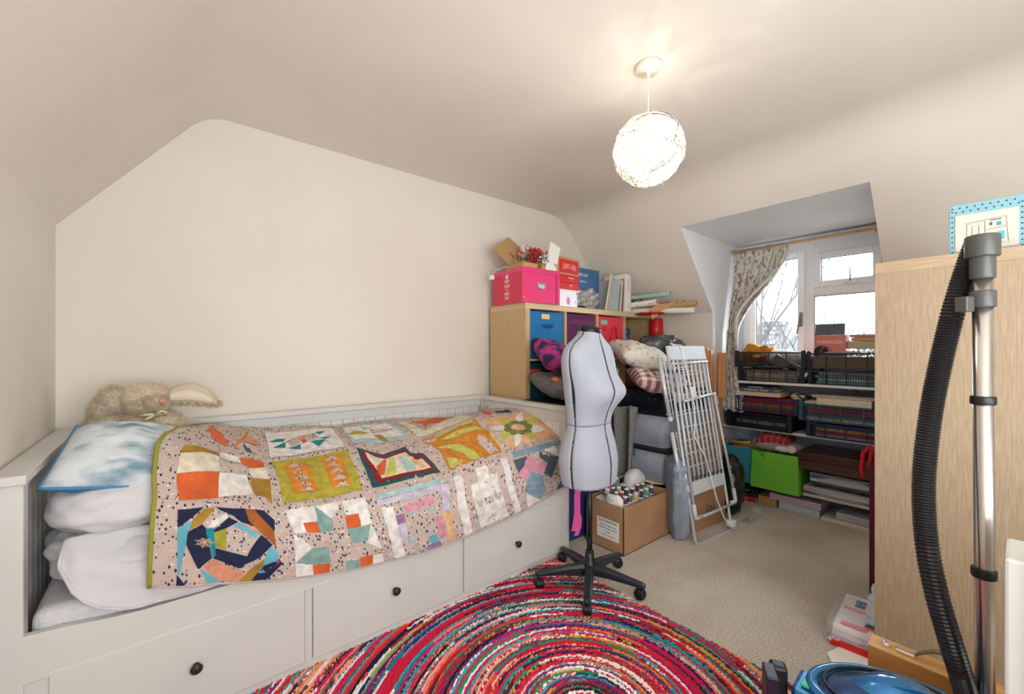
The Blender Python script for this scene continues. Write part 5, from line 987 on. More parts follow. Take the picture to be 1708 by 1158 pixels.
# frame plane: P(x, s) = s metres up the lean
ln = Vector((0, .185, 1.165)).normalized(); wx = Vector((.993, -.118, 0)).normalized()
def P(x, s, o=0): return wx*x+ln*s+Vector((0, -1, .16)).normalized()*o
W2 = .19
def tubeo(name, pts, r, m=M_air, n=10): return MB().tube(pts, r, n).build(name, m, ar, smooth=True)
tubeo('back_frame', [P(-W2, 1.12), P(-W2, .02), P(-W2+.012, .0), P(W2-.012, 0), P(W2, .02), P(W2, 1.12)], .0085)
tubeo('front_leg', [P(-W2+.02, 1.02, .02), P(-W2-.004, .17, .025)], .0085); tubeo('front_leg', [P(W2+.005, .86, .02), P(W2+.05, .19, .025)], .0085)
tubeo('front_bar', [P(-W2, .15, .025), P(W2+.045, .165, .025)], .0085)
for x, s_ in ((-W2-.002, .155), (W2+.047, .175)): tubeo('corner_joint', [P(x, s_+.08, .025), P(x, s_, .025), P(x+(.06 if x < 0 else -.05), s_, .025)], .012, M_airp)
tubeo('middle_bar', [P(-W2+.06, .84, .02), P(W2+.02, .87, .02)], .0085); tubeo('corner_joint', [P(W2-.02, .868, .02), P(W2+.01, .865, .02), P(W2+.02, .80, .02)], .0115, M_airp)
tubeo('upper_bar', [P(-W2, 1.075, .012), P(W2, 1.085, .012)], .007)
def plate(a, b, c, d, t_=.02):
    n = Vector((0, -1, .16)).normalized(); m = MB(); vs = [a, b, c, d]; m.add(vs+[v-n*t_ for v in vs], [(0, 1, 2, 3), (7, 6, 5, 4), (0, 4, 5, 1), (1, 5, 6, 2), (2, 6, 7, 3), (3, 7, 4, 0)]); return m
pt_ = plate(P(-W2, 1.10, .012), P(W2, 1.10, .012), P(W2-.005, 1.19, .012), P(-W2-.005, 1.19, .012)).build('end_plate', M_airp, ar, bevel=.004)
plate(P(-W2, .275, .012), P(W2-.02, .29, .012), P(W2-.02, .37, .012), P(-W2, .355, .012)).build('end_plate', M_airp, ar, bevel=.004)
for k in range(8):
    x = -W2+.035+k*.044; MB().tube([P(x, .34, .004), P(x, 1.12, .004)], .0076, 8).build('heated_rod', M_airp, ar, smooth=True)
    B(-.008, -.004, -.012, .008, .004, .012, Matrix.Translation(P(x, .375, .014))).build('rod_clip', mat('dark_slot', (70, 74, 80), .6), ar)
for s_ in (.44, .52, .60, .68, .76, .94, 1.0, 1.05, .88): MB().tube([P(-W2+.02, s_, -.006), P(W2-.01, s_+.012, -.006)], .0046, 6).build('cross_rod', M_airp, ar, smooth=True)
# folded wings behind, showing at the left
for s0, s1, nn in ((.74, 1.12, 0), (.29, .66, 1)):
    x0 = -W2-.062+.02*nn
    tubeo('wing_rail', [P(x0, s1, -.02), P(x0+.022, s0, -.02)], .013)
    for k in range(5): MB().tube([P(x0+.008, s0+.03+k*(s1-s0-.06)/4, -.03), P(W2-.05, s0+.05+k*(s1-s0-.06)/4, -.034)], .0035, 6).build('wing_rod', M_airp, ar, smooth=True)
    for k in range(2): MB().tube([P(x0+.035+k*.035, s0, -.028), P(x0+.02+k*.035, s1, -.028)], .0055, 8).build('wing_rod', M_airp, ar, smooth=True)
    tubeo('wing_cap', [P(x0+.024, s0-.012, -.02), P(x0+.021, s0+.012, -.02)], .016, M_airp)
fl = MB().tube([P(-.13, 1.19, .01), P(-.16, 1.205, .0), P(-.10, 1.19, .03), P(-.07, 1.0, .03), P(-.05, .8, .032), P(-.10, .62, .034), P(-.02, .48, .035), P(.0, .36, .036), P(.02, .22, .04), P(.08, .10, .03), P(.14, .03, .04), P(.165, .02, .04)], .0035, 8).build('power_flex', M_upvc, ar, smooth=True)
B(.155, -.045, .03, .205, .0, .068).build('plug', M_upvc, ar, bevel=.006)
sc = MB()
for k in range(6): sc.ball(P(-W2+.03+k*.066, 1.165, .0135), .003, 6, 4)
sc.build('rivets', M_chrome, ar)['kind'] = 'stuff'
# things leaning behind the airer
bx_ = tag(B(0, 0, 0, .40, .10, .62).build('flat_carton', M_card, bevel=.002), 'tall flat brown carton standing behind the lower airer', 'box'); bx_.location = (2.53, 1.31, 0); bx_.rotation_euler = (R(-3), 0, R(-5))
for s, sz, x, z in (('TT', .03, .06, .27), ('|(3)', .05, .33, .30), ('(o)', .09, .22, .12)): text(s, sz, mat('box_print', (90, 70, 58), .8), bx_, faceY(x, -.001, z))
M_gbag = mat('grey_polythene', (122, 132, 148), .25, c2=(146, 156, 170), sc=6, bump=1, bsc=12, stretch=(2, 2, .4))
o = soft(-.06, -.09, 0, .06, .09, .50, 5, .012, 9, 4, 40, 30).build('wrapped_slab', M_gbag, smooth=True); o.location = (2.435, 1.345, 0); o.rotation_euler = (R(-2), 0, R(-40)); tag(o, 'tall slab wrapped in grey polythene left of the brown flat carton', 'parcel')
o = soft(2.98, 1.22, 0, 3.16, 1.40, .42, 2.6, .02, 9, 8, 40, 26).build('dark_bag', mat('dark_green_polythene', (22, 32, 28), .25, bump=.8, bsc=14), smooth=True); tag(o, 'dark green plastic sack on the floor right of the airer', 'bag')
tr = thing('clear_tray', 'clear plastic tray edge on the carpet beside the dark sack', 'tray', (2.98, 1.14, 0)); B(0, 0, 0, .20, .06, .004).build('base', M_clear, tr); B(0, 0, .004, .2, .003, .05).build('side', M_clear, tr); B(.197, 0, .004, .2, .06, .05).build('side', M_clear, tr)
M_plank = mat('orange_pine', (196, 138, 84), .55, c2=(178, 120, 70), sc=5, stretch=(12, 12, 1))
for k, (x, y, h, rz_, lb) in enumerate(((3.07, 1.46, 1.16, 10, 'left pine board leaning upright behind the airer'), (3.10, 1.45, 1.15, 0, 'middle pine board leaning between two others by the curtain'), (3.15, 1.42, 1.13, -38, 'right pine board nearest the curtain, turned edge on'))):
    o = tag(B(-.03, -.012, .80, .03, .012, h).build('pine_board', M_plank, bevel=.002), lb, 'board', 'pine boards leaning by the curtain'); o.location = (x, y, 0); o.rotation_euler = (R(-1), R(1.5), R(rz_))
o = tag(B(3.00, 1.40, 0, 3.22, 1.432, .50).build('carton', mat('charcoal_card', (70, 72, 84), .8), bevel=.002), 'dark flat carton standing right of the brown carton behind the airer', 'box'); tag(B(3.02, 1.41, .502, 3.19, 1.50, .80).build('carton', M_card, bevel=.002), 'brown carton carrying the upright pine boards', 'box')
# ---------------- crates and goods on the recess shelves ----------------
G = 'mesh crates on the recess shelves'; Z1, Z2, Z3 = .912, .558, .145
crate('black grid crate, lower left one on the upper shelf', (3.465, .975, Z1), .435, .29, .095, M_ckb, 'grid', G)
crate('black diamond mesh crate, upper left one on the upper shelf', (3.46, .965, Z1+.108), .47, .30, .115, M_ckb, 'diamond', G)
crate('dark grid crate, lower right one on the upper shelf', (3.465, .525, Z1), .425, .29, .095, M_ckb, 'grid', G)
crate('black diamond mesh crate, upper right one on the upper shelf', (3.46, .52, Z1+.108), .435, .30, .11, M_ckb, 'diamond', G)
crate('black diamond mesh crate at the left of the middle shelf', (3.42, 1.04, Z2), .44, .32, .115, M_ckb, 'diamond', G)
crate('navy grid crate of bright cloth above the black one on the middle shelf', (3.40, .995, Z2+.128), .41, .32, .105, M_ckn, 'grid', G)
crate('navy grid crate at the right of the middle shelf', (3.42, .52, Z2), .425, .32, .095, M_ckn, 'grid', G)
crate('teal open-mesh crate stacked at the right of the middle shelf', (3.40, .52, Z2+.108), .465, .32, .115, M_ckt, 'square', G)
random.seed(21)
def folded(x, y0, y1, z0, z1, cols, d, lab):
    t = thing('folded_cloth_pile', lab, 'cloth', (x, y0, z0), group=None); n = len(cols); h = (z1-z0)/n
    for k, c in enumerate(cols):
        a = random.uniform(0, .012); B(a, .004+random.uniform(0, .01), k*h+.0005, d-a, (y1-y0)-.004-random.uniform(0, .02), (k+1)*h-.0005).build('folded_cloth', mat('cloth_%d_%d_%d' % c, c, .9, c2=tuple(int(v*.8) for v in c), sc=20), t, bevel=min(.004, h*.4))
    return t
folded(3.48, 1.01, 1.38, Z1+.006, Z1+.088, [(190, 160, 140), (222, 208, 192), (206, 170, 146)], .24, 'beige papers and cloth in the lower left crate of the upper shelf')
folded(3.48, .55, .92, Z1+.006, Z1+.09, [(150, 200, 220), (214, 226, 230), (120, 170, 196), (220, 228, 232)], .24, 'pale blue and white packets in the lower right crate of the upper shelf')
folded(3.43, 1.075, 1.44, Z2+.006, Z2+.09, [(60, 66, 80), (190, 196, 206), (50, 56, 66)], .26, 'grey cloths inside the black crate of the middle shelf')
folded(3.415, 1.02, 1.38, Z2+.134, Z2+.232, [(200, 30, 70), (60, 150, 100), (220, 120, 40), (206, 24, 60), (190, 24, 50)], .27, 'red green and orange cloths in the navy crate on the middle shelf')
folded(3.435, .55, .92, Z2+.006, Z2+.085, [(210, 206, 220), (200, 50, 60), (226, 200, 90), (90, 100, 160)], .26, 'striped mixed cloths in the lower navy crate at the right')
folded(3.415, .55, .96, Z2+.115, Z2+.205, [(226, 216, 196), (90, 110, 120), (190, 60, 90), (160, 60, 70)], .27, 'pink and red cloths in the teal crate')
M_must = mat('mustard_knit', (206, 140, 38), .9, c2=(176, 112, 24), sc=14, bump=.7, bsc=22)
o = soft(3.47, 1.20, Z1+.13, 3.70, 1.42, Z1+.275, 2.5, .028, 13, 6, 50, 26).build('mustard_scarf', M_must, smooth=True); tag(o, 'crumpled mustard knitted scarf heaped in the upper left crate', 'cloth')
o = soft(3.52, 1.0, Z1+.13, 3.72, 1.40, Z1+.24, 3, .015, 9, 2, 40, 20).build('striped_cloth', mat('pale_aqua_cloth', (206, 214, 206), .9, c2=(220, 190, 150), sc=9), smooth=True); tag(o, 'pale striped cloth lying behind the mustard scarf', 'cloth')
t = thing('slipper_carton', 'grey slipper carton with a dark end sticking up from the upper left crate', 'box', (3.47, 1.17, Z1+.14), rot=(R(32), 0, 0))
B(0, -.20, 0, .09, .02, .07).build('body', mat('mid_grey_card', (126, 128, 134), .6), t, bevel=.002); B(-.001, -.235, -.005, .092, -.195, .085).build('lid_end', mat('dark_navy_card', (40, 48, 62), .6), t, bevel=.002)
MB().prism(ell(-.12, .035, .035, .02, 16), 0, .004, Matrix.Rotation(PI/2, 4, 'Z') @ Matrix.Rotation(PI/2, 4, 'X') ).build('slipper_picture', mat('grey_print', (84, 86, 92), .6), t)
B(-.0015, -.222, .03, -.0005, -.208, .06).build('white_mark', M_wink, t)
o = tag(MB().ball((3.50, 1.255, Z1+.165), .028, 16, 10).build('yarn_ball', mat('maroon_yarn', (120, 24, 56), .9, bump=.6, bsc=60), smooth=True), 'maroon ball of yarn behind the mesh of the upper left crate', 'yarn')
t = thing('slipper_box', 'coral slipper box lettered WARMOOL with its dark lid raised', 'box', (3.49, .745, Z1+.195)); M_coral = mat('coral_card', (222, 132, 120), .5)
B(0, 0, 0, .10, .175, .145).build('body', M_coral, t, bevel=.001)
o = B(-.002, .004, 0, .0, .171, .075).build('lid_flap', mat('grey_lid_card', (98, 102, 112), .6), t); o.location = (0, 0, .145); o.rotation_euler = (0, R(8), 0)
B(-.003, .002, .070, .004, .173, .078).build('flap_tab', mat('steel_blue_card', (84, 120, 146), .6), t).location = (.0105, 0, .145)
text('WARMOOL', .030, M_wink, t, faceX(-.001, .0875, .096), wscale=.95)
MB().prism([(-.062+.002, 0)]+[(.045*math.cos(a)-.025+.0, .052*math.sin(a)+.02) for a in [PI*i/12 for i in range(12, -1, -1)]], 0, .001, faceX(-.0015, .11, 0)).build('slipper_print', mat('dark_print', (36, 32, 36), .6), t)
MB().tube([faceX(-.002, .0875+.02, .02) @ Vector((.030*math.cos(a), .05*math.sin(a), 0)) for a in [PI*i/12 for i in range(13)]], .004, 6).build('slipper_cuff', mat('pink_fleece', (190, 110, 110), .9), t)
o = soft(3.462, .66, Z1+.205, 3.49, .86, Z1+.232, 2.6, .002, 9, 2, 24, 10).build('grey_pouch', mat('warm_grey_cloth', (168, 158, 154), .8), smooth=True); tag(o, 'small warm grey pouch lying in front of the coral slipper box', 'pouch')
for k, (z, y0, y1, h, lb) in enumerate(((.215, .45, .74, .05, 'widest beige carton under the other beige cartons'), (.268, .48, .72, .022, 'thin brown carton in the middle of the beige cartons'), (.293, .50, .73, .018, 'topmost thin brown carton beside the coral box'))):
    o = tag(B(3.50+.005*k, y0, Z1+z+.03, 3.72, y1, Z1+z+h+.03).build('beige_carton', mat('beige_card_%d' % k, ((200, 180, 150), (204, 160, 112), (190, 144, 112))[k], .75), bevel=.002), lb, 'box', 'beige cartons beside the coral slipper box')
o = tag(B(3.47, .54, Z1+.115, 3.72, .93, Z1+.193).build('brown_pack', mat('sand_card', (176, 150, 120), .8), bevel=.004), 'sand-coloured pack inside the upper right crate', 'box')
# on the middle shelf
zt = Z2+.245
def book(lab, x, y0, z, d, w_, h, c, txt=None, tc=M_wink, cat='book', rz=0, grp=None, ts=.6, pages=True):
    t = thing('book', lab, cat, (x, y0, z), rz, grp)
    m = mat('cover_%d_%d_%d' % c, c, .5)
    if pages: B(0, 0, 0, d, w_, .003).build('cover', m, t); B(0, 0, h-.003, d, w_, h).build('cover', m, t); B(0, 0, .003, .004, w_, h-.003).build('spine', m, t); B(.004, .003, .003, d-.003, w_-.003, h-.003).build('pages', M_cream, t)
    else: B(0, 0, 0, d, w_, h).build('cover', m, t, bevel=.002)
    if txt: text(txt, h*ts, tc, t, faceX(-.0008, w_/2, h/2))
    return t
book('cream hardback at the bottom of the books on the navy crate', 3.43, 1.11, zt, .20, .28, .030, (222, 196, 168), pages=False)
book('grey blue book in the middle of the stack by the curtain', 3.435, 1.15, zt+.031, .18, .25, .028, (76, 100, 120), 'SCREEN PRINT  NEEDLE', M_wink, ts=.55)
book('dark thin book on top of the stack by the curtain', 3.44, 1.16, zt+.060, .17, .24, .014, (40, 34, 34), 'JOURNAL MONTHLY', M_wink, ts=.8)
o = soft(3.44, .965, zt-.02, 3.52, 1.06, zt+.035, 2.4, .01, 25, 2, 30, 16).build('beige_cloth', mat('oatmeal_cloth', (200, 186, 164), .9), smooth=True); tag(o, 'knotted oatmeal cloth at the corner of the navy crate', 'cloth')
t = thing('cable_bundle', 'dark cable bundle at the right corner of the navy crate', 'cable', (3.44, .965, zt)); MB().tube([(.0, 0, 0), (.02, -.01, .03), (.03, .02, .04), (.01, .05, .03), (.0, .02, .01), (.02, .0, -.02), (.03, -.03, -.06), (.02, -.02, -.10)], .006, 6).build('cable', mat('dark_navy_cable', (24, 28, 50), .6), t, smooth=True)
book('broad cream envelope stack lying on the teal crate', 3.42, .60, Z2+.222, .26, .29, .045, (232, 220, 198), None, pages=False)
book('thin cream board on top of the envelope stack', 3.43, .50, Z2+.270, .27, .42, .006, (226, 214, 192), None, pages=False)
book('second thin cream board just under the topmost board', 3.45, .53, Z2+.278, .22, .40, .005, (216, 204, 184), None, pages=False)
o = soft(3.44, .86, Z2+.215, 3.60, .99, Z2+.24, 3, .006, 20, 2, 24, 10).build('cream_felt', mat('cream_felt', (216, 202, 176), .9), smooth=True); tag(o, 'cream felt piece at the left corner of the teal crate', 'cloth')
# lowest shelf
M_teal = mat('teal_cloth_box', (58, 148, 168), .8, bump=.05)
def openbox(name, lab, loc, w_, d, h, m, flare=.012, fold=None):
    t = thing(name, lab, 'storage box', loc)
    i = flare; lo = [(i, i), (d-i, i), (d-i, w_-i), (i, w_-i)]; hi = [(0, 0), (d, 0), (d, w_), (0, w_)]
    for k in range(4):
        a, b = k, (k+1) % 4; MB().add([Vector((*lo[a], 0)), Vector((*lo[b], 0)), Vector((*hi[b], h)), Vector((*hi[a], h))], [(0, 1, 2, 3)]).build('side', m, t, solid=.004, off=0)
    B(i, i, 0, d-i, w_-i, .004).build('base', m, t); return t
openbox('fabric_cube', 'teal fabric cube at the left of the lowest shelf', (3.40, 1.285, Z3), .21, .32, .262, M_teal)
M_limeb = mat('lime_cloth_box', (120, 200, 62), .7, c2=(108, 190, 52), sc=5, bump=.25, bsc=8)
gb = openbox('fabric_cube', 'lime green fabric cube holding a red checked cushion', (3.36, .985, Z3), .285, .34, .268, M_limeb, -.012)
MB().prism([(-.05, 0), (.012, 0), (.012, -.055), (-.012, -.03)], 0, .002, faceX(-.003, .215, .268)).build('turned_flap', mat('dark_lime', (84, 160, 44), .7), gb)
t = thing('bamboo_handle', 'bamboo bag handle laid across the teal cube', 'handle', (3.44, 1.38, Z3+.29)); MB().tube([(0, -.07, .01), (0, .0, .0), (0, .09, -.004)], [.014, .010, .012], 10).build('rod', mat('bamboo', (196, 152, 88), .5), t, smooth=True); MB().tube([(.03, -.10, -.02), (.02, 0, -.012), (.02, .09, -.015)], .012, 10).build('rod', MC['bamboo'], t, smooth=True)
t2 = tag(soft(3.41, 1.30, Z3+.1, 3.70, 1.485, Z3+.262, 4, .01, 10, 3).build('brown_paper', M_kraft, smooth=True), 'brown paper goods inside the teal cube', 'paper')
M_rtart = plaid('red_tartan', (150, 26, 34), (196, 150, 130), 26, .9, .16)
cush('tartan_cushion', 'red tartan cushion bagged on top of the lime green cube', (3.49, 1.16, Z3+.335), (0, R(-8), R(4)), .22, .22, .12, M_rtart, 5, pw=.42)
o = soft(3.36, .985, Z3+.262, 3.62, 1.31, Z3+.345, 2.6, .012, 16, 4, 46, 22).build('clear_bag', mat('clear_film', (236, 236, 240), .1, alpha=.3, bump=.8, bsc=26), smooth=True); tag(o, 'clear plastic bag wrapped round the tartan cushion', 'bag')
t = thing('soft_toy_parts', 'white and beige stuffed pieces showing in the clear bag', 'cloth', (3.375, 1.08, Z3+.29)); MB().ball((0, 0, .012), (.022, .055, .02), 14, 8).build('white_stuffing', M_linen, t, smooth=True); MB().ball((-.002, -.055, .018), (.022, .03, .026), 14, 8).build('beige_stuffing', M_furl, t, smooth=True)
M_mah = mat('dark_mahogany', (56, 24, 18), .3, c2=(74, 34, 24), sc=3, stretch=(2, 1, 14), coat=.4)
t = thing('wooden_case', 'long dark mahogany case lying at the right of the lowest shelf', 'case', (3.37, .50, .335)); B(0, 0, 0, .36, .485, .058).build('base', M_mah, t, bevel=.004); B(-.002, -.002, .06, .362, .487, .118).build('lid', M_mah, t, bevel=.005)
for k, (x, z, h, y0, y1, lb) in enumerate(((3.375, .235, .095, .50, .95, 'upper clear-wrapped bundle beneath the mahogany case'), (3.365, Z3+.003, .083, .50, .985, 'lower clear-wrapped bundle on the lowest shelf'))):
    t = thing('wrapped_bundle', lb, 'parcel', (x, y0, z), group=None); soft(.0, 0, 0, .33, y1-y0, h, 3.2, .008, 12, 3+k, 60, 22).build('clear_wrap', mat('bright_clear_film', (226, 230, 232), .08, alpha=.42, bump=1, bsc=30, coat=.5), t, smooth=True)
    for j, c in enumerate(((70, 74, 80), (190, 194, 196), (60, 110, 112), (120, 120, 124)) if k == 0 else ((206, 200, 186), (60, 90, 104), (196, 150, 140), (170, 176, 180))): B(.012, .03+.01*j, .008+j*(h-.016)/4, .31, y1-y0-.03, .008+(j+1)*(h-.016)/4-.001).build('folded_cloth', mat('wrap_%d_%d_%d' % c, c, .8), t, bevel=.003)
# books on the floor under the lowest shelf
book('thin red book lying on the carpet under black cases', 3.42, 1.275, 0, .26, .13, .036, (200, 34, 60), 'O', M_wink)
book('dark disc case on the red book', 3.43, 1.27, .037, .24, .14, .026, (34, 44, 58), '- - -', M_wink, 'case', pages=False)
book('black disc case topmost on the red book', 3.44, 1.265, .064, .24, .15, .028, (20, 24, 32), 'ooo', M_wink, 'case', pages=False)
o = tag(B(3.44, 1.14, 0, 3.70, 1.262, .064).build('brown_carton', M_kraft, bevel=.002), 'small brown carton on the floor beside the red book', 'box')
book('blue-white book on the carpet lettered in white', 3.44, .878, 0, .26, .245, .058, (196, 204, 222), 'LEKKIING', M_paper, ts=.7, pages=False)
book('lilac box file lying on the blue-white book', 3.425, .865, .060, .27, .315, .045, (206, 180, 206), None, pages=False)
book('broad cream board on the carpet at the right', 3.42, .50, 0, .30, .365, .026, (222, 208, 184), None, pages=False)
book('pale lilac book on the cream board beneath the shelf', 3.44, .51, .028, .28, .275, .044, (196, 196, 214), 'sandra ho   rio luhara', mat('grey_type', (110, 110, 126), .7), ts=.4, pages=False)
# ---------------- oak unit in the right foreground ----------------
UX, UY = 1.985, -.05
m_ = cube_unit.__defaults__
u2 = cube_unit('cube_shelving_unit', 'pale oak shelving unit seen end on at the right with the vacuum before it', (UX, UY, 0), 2, 4, M_oak2, M_oak2y)
# its contents and what leans there
t = thing('burgundy_case', 'tall burgundy case standing against the open side of the pale oak unit', 'case', (2.47, .345, 0)); B(0, 0, 0, .30, .098, .635).build('body', mat('burgundy_cloth', (92, 16, 36), .7, bump=.05), t, bevel=.006); B(.02, -.0, .636, .28, .09, .65).build('lid', MC['burgundy_cloth'], t, bevel=.004)
ya = thing('yarn_loops', 'loops of red, lilac and blue chunky yarn on top of the burgundy case', 'yarn', (2.54, .385, .625))
for k, (c, dx, dy) in enumerate((((214, 24, 44), -.04, .055), ((214, 24, 44), -.02, .03), ((190, 150, 214), .0, .03), ((40, 90, 200), .06, .0))):
    MB().tube([(dx, dy-.05, .012), (dx-.01, dy-.03, .07), (dx-.02, dy, .085-.02*(k == 2)), (dx-.02, dy+.025, .05), (dx-.03, dy+.03, -.03+.02*k), (dx-.035, dy+.02, -.06+.03*k)], .008, 8).build('yarn_loop', mat('yarn_%d_%d_%d' % c, c, .9, bump=.6, bsc=90), ya, smooth=True)
# magazines in clear film on the floor
t = thing('magazine_pack', 'plastic-wrapped pack of pink and white magazines on the floor by the oak unit', 'magazines', (2.03, .353, .004), rz=R(4))
M_mg = mat('magazine_white', (236, 228, 226), .4); x_ = 0
for k, c in enumerate(((190, 180, 200), (214, 196, 214), (236, 228, 226))): B(-.01+.004*k, .0, .012+k*.02, .30, .125-.003*k, .030+k*.02).build('magazine', mat('mag_%d' % k, c, .4), t, bevel=.001)
B(.20, .045, .0722, .262, .078, .0735).build('blue_stamp', mat('royal_blue_print', (30, 70, 150), .4), t); text('= =', .022, M_wink, t, Matrix.Translation((.231, .062, .0737)) @ Matrix.Rotation(R(-90), 4, 'Z'))
for x0, x1, y0, y1, c in ((.02, .05, .02, .10, (232, 130, 150)), (.16, .18, .04, .11, (236, 150, 160)), (.06, .09, -.0, .03, (40, 70, 90)), (.05, .06, .0, .03, (230, 90, 50)), (.10, .16, .0, .035, (200, 214, 232))): B(x0, y0, .0722, x1, y1, .0730).build('printed_block', mat('print_%d_%d_%d' % c, c, .5), t)
B(-.02, -.0, 0, -.0, .125, .022).build('red_wrapper', M_redp, t); text('PGN', .03, M_wink, t, Matrix.Translation((-.011, .105, .0226)) @ Matrix.Rotation(R(-50), 4, 'Z'))
soft(-.02, .0, .0, .32, .155, .078, 4, .004, 16, 3, 40, 14).build('clear_film', mat('thin_clear_film', (240, 240, 244), .08, alpha=.2, bump=.8, bsc=40), t, smooth=True)
t = thing('plastic_sheet', 'crumpled pale blue plastic at the far end of the magazine pack', 'plastic', (2.36, .375, .03)); soft(-.04, -.03, 0, .08, .05, .10, 2.3, .02, 22, 3, 26, 14).build('film', mat('pale_blue_film', (206, 224, 240), .2, bump=.8, bsc=30), t, smooth=True)
o = tag(MB().prism([(0, 0), (.14, -.105), (.23, -.10), (.18, .04), (.06, .05)], 0, .004).build('card_sheet', mat('off_white_card', (232, 226, 218), .7)), 'off-white card sheet on the carpet under the magazine pack', 'card'); o.location = (1.86, .43, .001); o.rotation_euler = (0, 0, R(-10))
# upright wooden box with strap
wb2 = thing('wooden_box', 'upright honey-coloured wooden case with a webbing strap beside the oak unit', 'case', (1.565, .283, 0)); M_honey = mat('honey_wood', (196, 138, 72), .5, c2=(176, 116, 54), sc=4, stretch=(6, 1, 9), bump=.03); M_honey2 = mat('honey_wood_edge', (214, 164, 102), .5, c2=(200, 148, 88), sc=8, stretch=(9, 1, 9))
B(0, -.40, 0, .066, 0, .297).build('body', M_honey, wb2, bevel=.002, seg=1); B(-.001, -.401, .296, .067, .001, .30).build('top_edge', M_honey2, wb2)
MB().lathe([(.011, 0), (.011, .006), (.008, .012), (.001, .013)], n=8, M=Matrix.Translation((.03, -.035, .30))).build('clasp_stud', M_chrome, wb2)
B(.018, -.10, .300, .036, -.055, .310).build('strap_clasp', M_chrome, wb2, bevel=.003)
stp = [Vector((.027, -.095-.115*t, .306+.035*math.sin(t*PI))) for t in [i/10 for i in range(11)]]
MB().loft([[p+Vector((-.009, 0, 0)), p+Vector((.009, 0, 0)), p+Vector((.009, 0, .004)), p+Vector((-.009, 0, .004))] for p in stp]).build('strap', mat('khaki_webbing', (110, 98, 76), .8), wb2)
# boxes on top of the unit
t = thing('patterned_box', 'pale blue dotted box with a line drawing on its lid atop the oak unit', 'box', (2.06, -.008, 1.463), rz=R(3)); M_pb = mat('pale_blue_card', (132, 180, 192), .6)
B(0, 0, 0, .20, .165, .172).build('body', M_pb, t, bevel=.002)
B(-.003, .014, .014, 0, .151, .135).build('picture_panel', mat('off_white_print', (214, 203, 190), .6), t)
dt_ = MB(); 
for k in range(9): dt_.box(-.0012, .005, .012+k*.017, 0, .009, .0155+k*.017).box(-.0012, .156, .012+k*.017, 0, .160, .0155+k*.017)
for k in range(9):
    for j in range(2): dt_.box(-.0012, .012+k*.017+.008*j, .145+j*.013, 0, .0155+k*.017+.008*j, .149+j*.013)
dt_.build('dots', M_ink, t)['kind'] = 'stuff'
li = MB(); q = lambda y, z: (-.0035, y, z)
for a in ([q(.125, .03), q(.125, .10), q(.085, .105), q(.085, .03)], [q(.12, .035), q(.13, .03), q(.09, .04)], [q(.113, .04), q(.113, .092), q(.098, .094), q(.098, .04)], [q(.085, .075), q(.04, .08)], [q(.13, .105), q(.04, .112), q(.035, .03)], [q(.13, .03), q(.04, .03)]): li.tube(a, .0006, 4)
li.build('line_drawing', M_ink, t)['kind'] = 'stuff'
for y, z, w_, h_, c in ((.055, .085, .010, .012, (60, 150, 160)), (.072, .088, .006, .010, (80, 90, 96)), (.05, .040, .014, .026, (70, 180, 200)), (.068, .04, .008, .018, (220, 226, 226)), (.062, .103, .024, .004, (90, 120, 124))): B(-.0035, y-w_/2, z, -.003, y+w_/2, z+h_).build('drawn_object', mat('drawn_%d_%d_%d' % c, c, .6), t)
t = thing('black_box', 'glossy black printed box at the right edge on the oak unit', 'box', (2.09, -.20, 1.463)); B(0, 0, 0, .20, .182, .165).build('body', mat('gloss_black_card', (34, 30, 30), .3), t, bevel=.001)
B(-.0006, .11, .055, 0, .182, .15).build('photo_print', mat('sepia_print', (110, 98, 92), .4, c2=(52, 46, 44), sc=14), t); text("KOV'S", .020, mat('brick_ink', (190, 80, 60), .5), t, faceX(-.001, .150, .042)); text('BLE EDITION', .011, M_wink, t, faceX(-.001, .150, .012)); MB().tube([(-.001, .158+.012*math.cos(a), .092+.005*math.sin(a)) for a in [2*PI*i/14 for i in range(14)]], .0006, 4, closed=True).build('oval_mark', M_wink, t)
# ---------------- vacuum cleaner ----------------
vc = thing('vacuum_cleaner', 'blue cylinder vacuum cleaner with black hose and chrome tube parked upright', 'vacuum cleaner', (1.36, .20, 0))
M_vb = mat('metallic_blue', (22, 112, 172), .22, metal=.55, coat=1); M_vd = mat('deep_blue_gloss', (14, 62, 112), .2, metal=.4, coat=1)
Mv = Matrix.Rotation(R(-58), 4, 'Z')
def eb(c, r, n=32, m=16, M=Mv): 
    mb = MB().ball(c, r, n, m); mb.v = [tuple(M @ Vector(p)) for p in mb.v]; return mb
eb((0, 0, .13), (.235, .150, .115)).build('lower_shell', M_black, vc, smooth=True)
eb((0, 0, .18), (.225, .142, .155)).build('upper_shell', M_vd, vc, smooth=True)
def ring(cx_, rx, ry, z_, r_, nm, m): 
    MB().tube([Mv @ Vector((cx_+rx*math.cos(a), ry*math.sin(a), .18+.157*math.sqrt(max(0, 1-((cx_+rx*math.cos(a))/.226)**2-(ry*math.sin(a)/.143)**2))+z_)) for a in [2*PI*i/48 for i in range(48)]], r_, 8, closed=True).build(nm, m, vc, smooth=True)
ring(.0, .165, .100, .002, .014, 'outer_trim', M_vb); ring(.01, .148, .088, .004, .0035, 'groove', M_black)
eb((.01, 0, .196), (.150, .090, .158)).build('dust_lid', M_vb, vc, smooth=True)
text('~', .03, M_wink, vc, Mv @ Matrix.Translation((.05, .0, .318)))
for s_ in (-1, 1): MB().lathe([(.001, -.018), (.075, -.018), (.082, -.008), (.082, .008), (.075, .018), (.001, .018)], n=28, M=Mv @ Matrix.Translation((.13, s_*.155, .084)) @ Matrix.Rotation(PI/2, 4, 'X')).build('wheel', M_black, vc, smooth=True, bevel=.002)
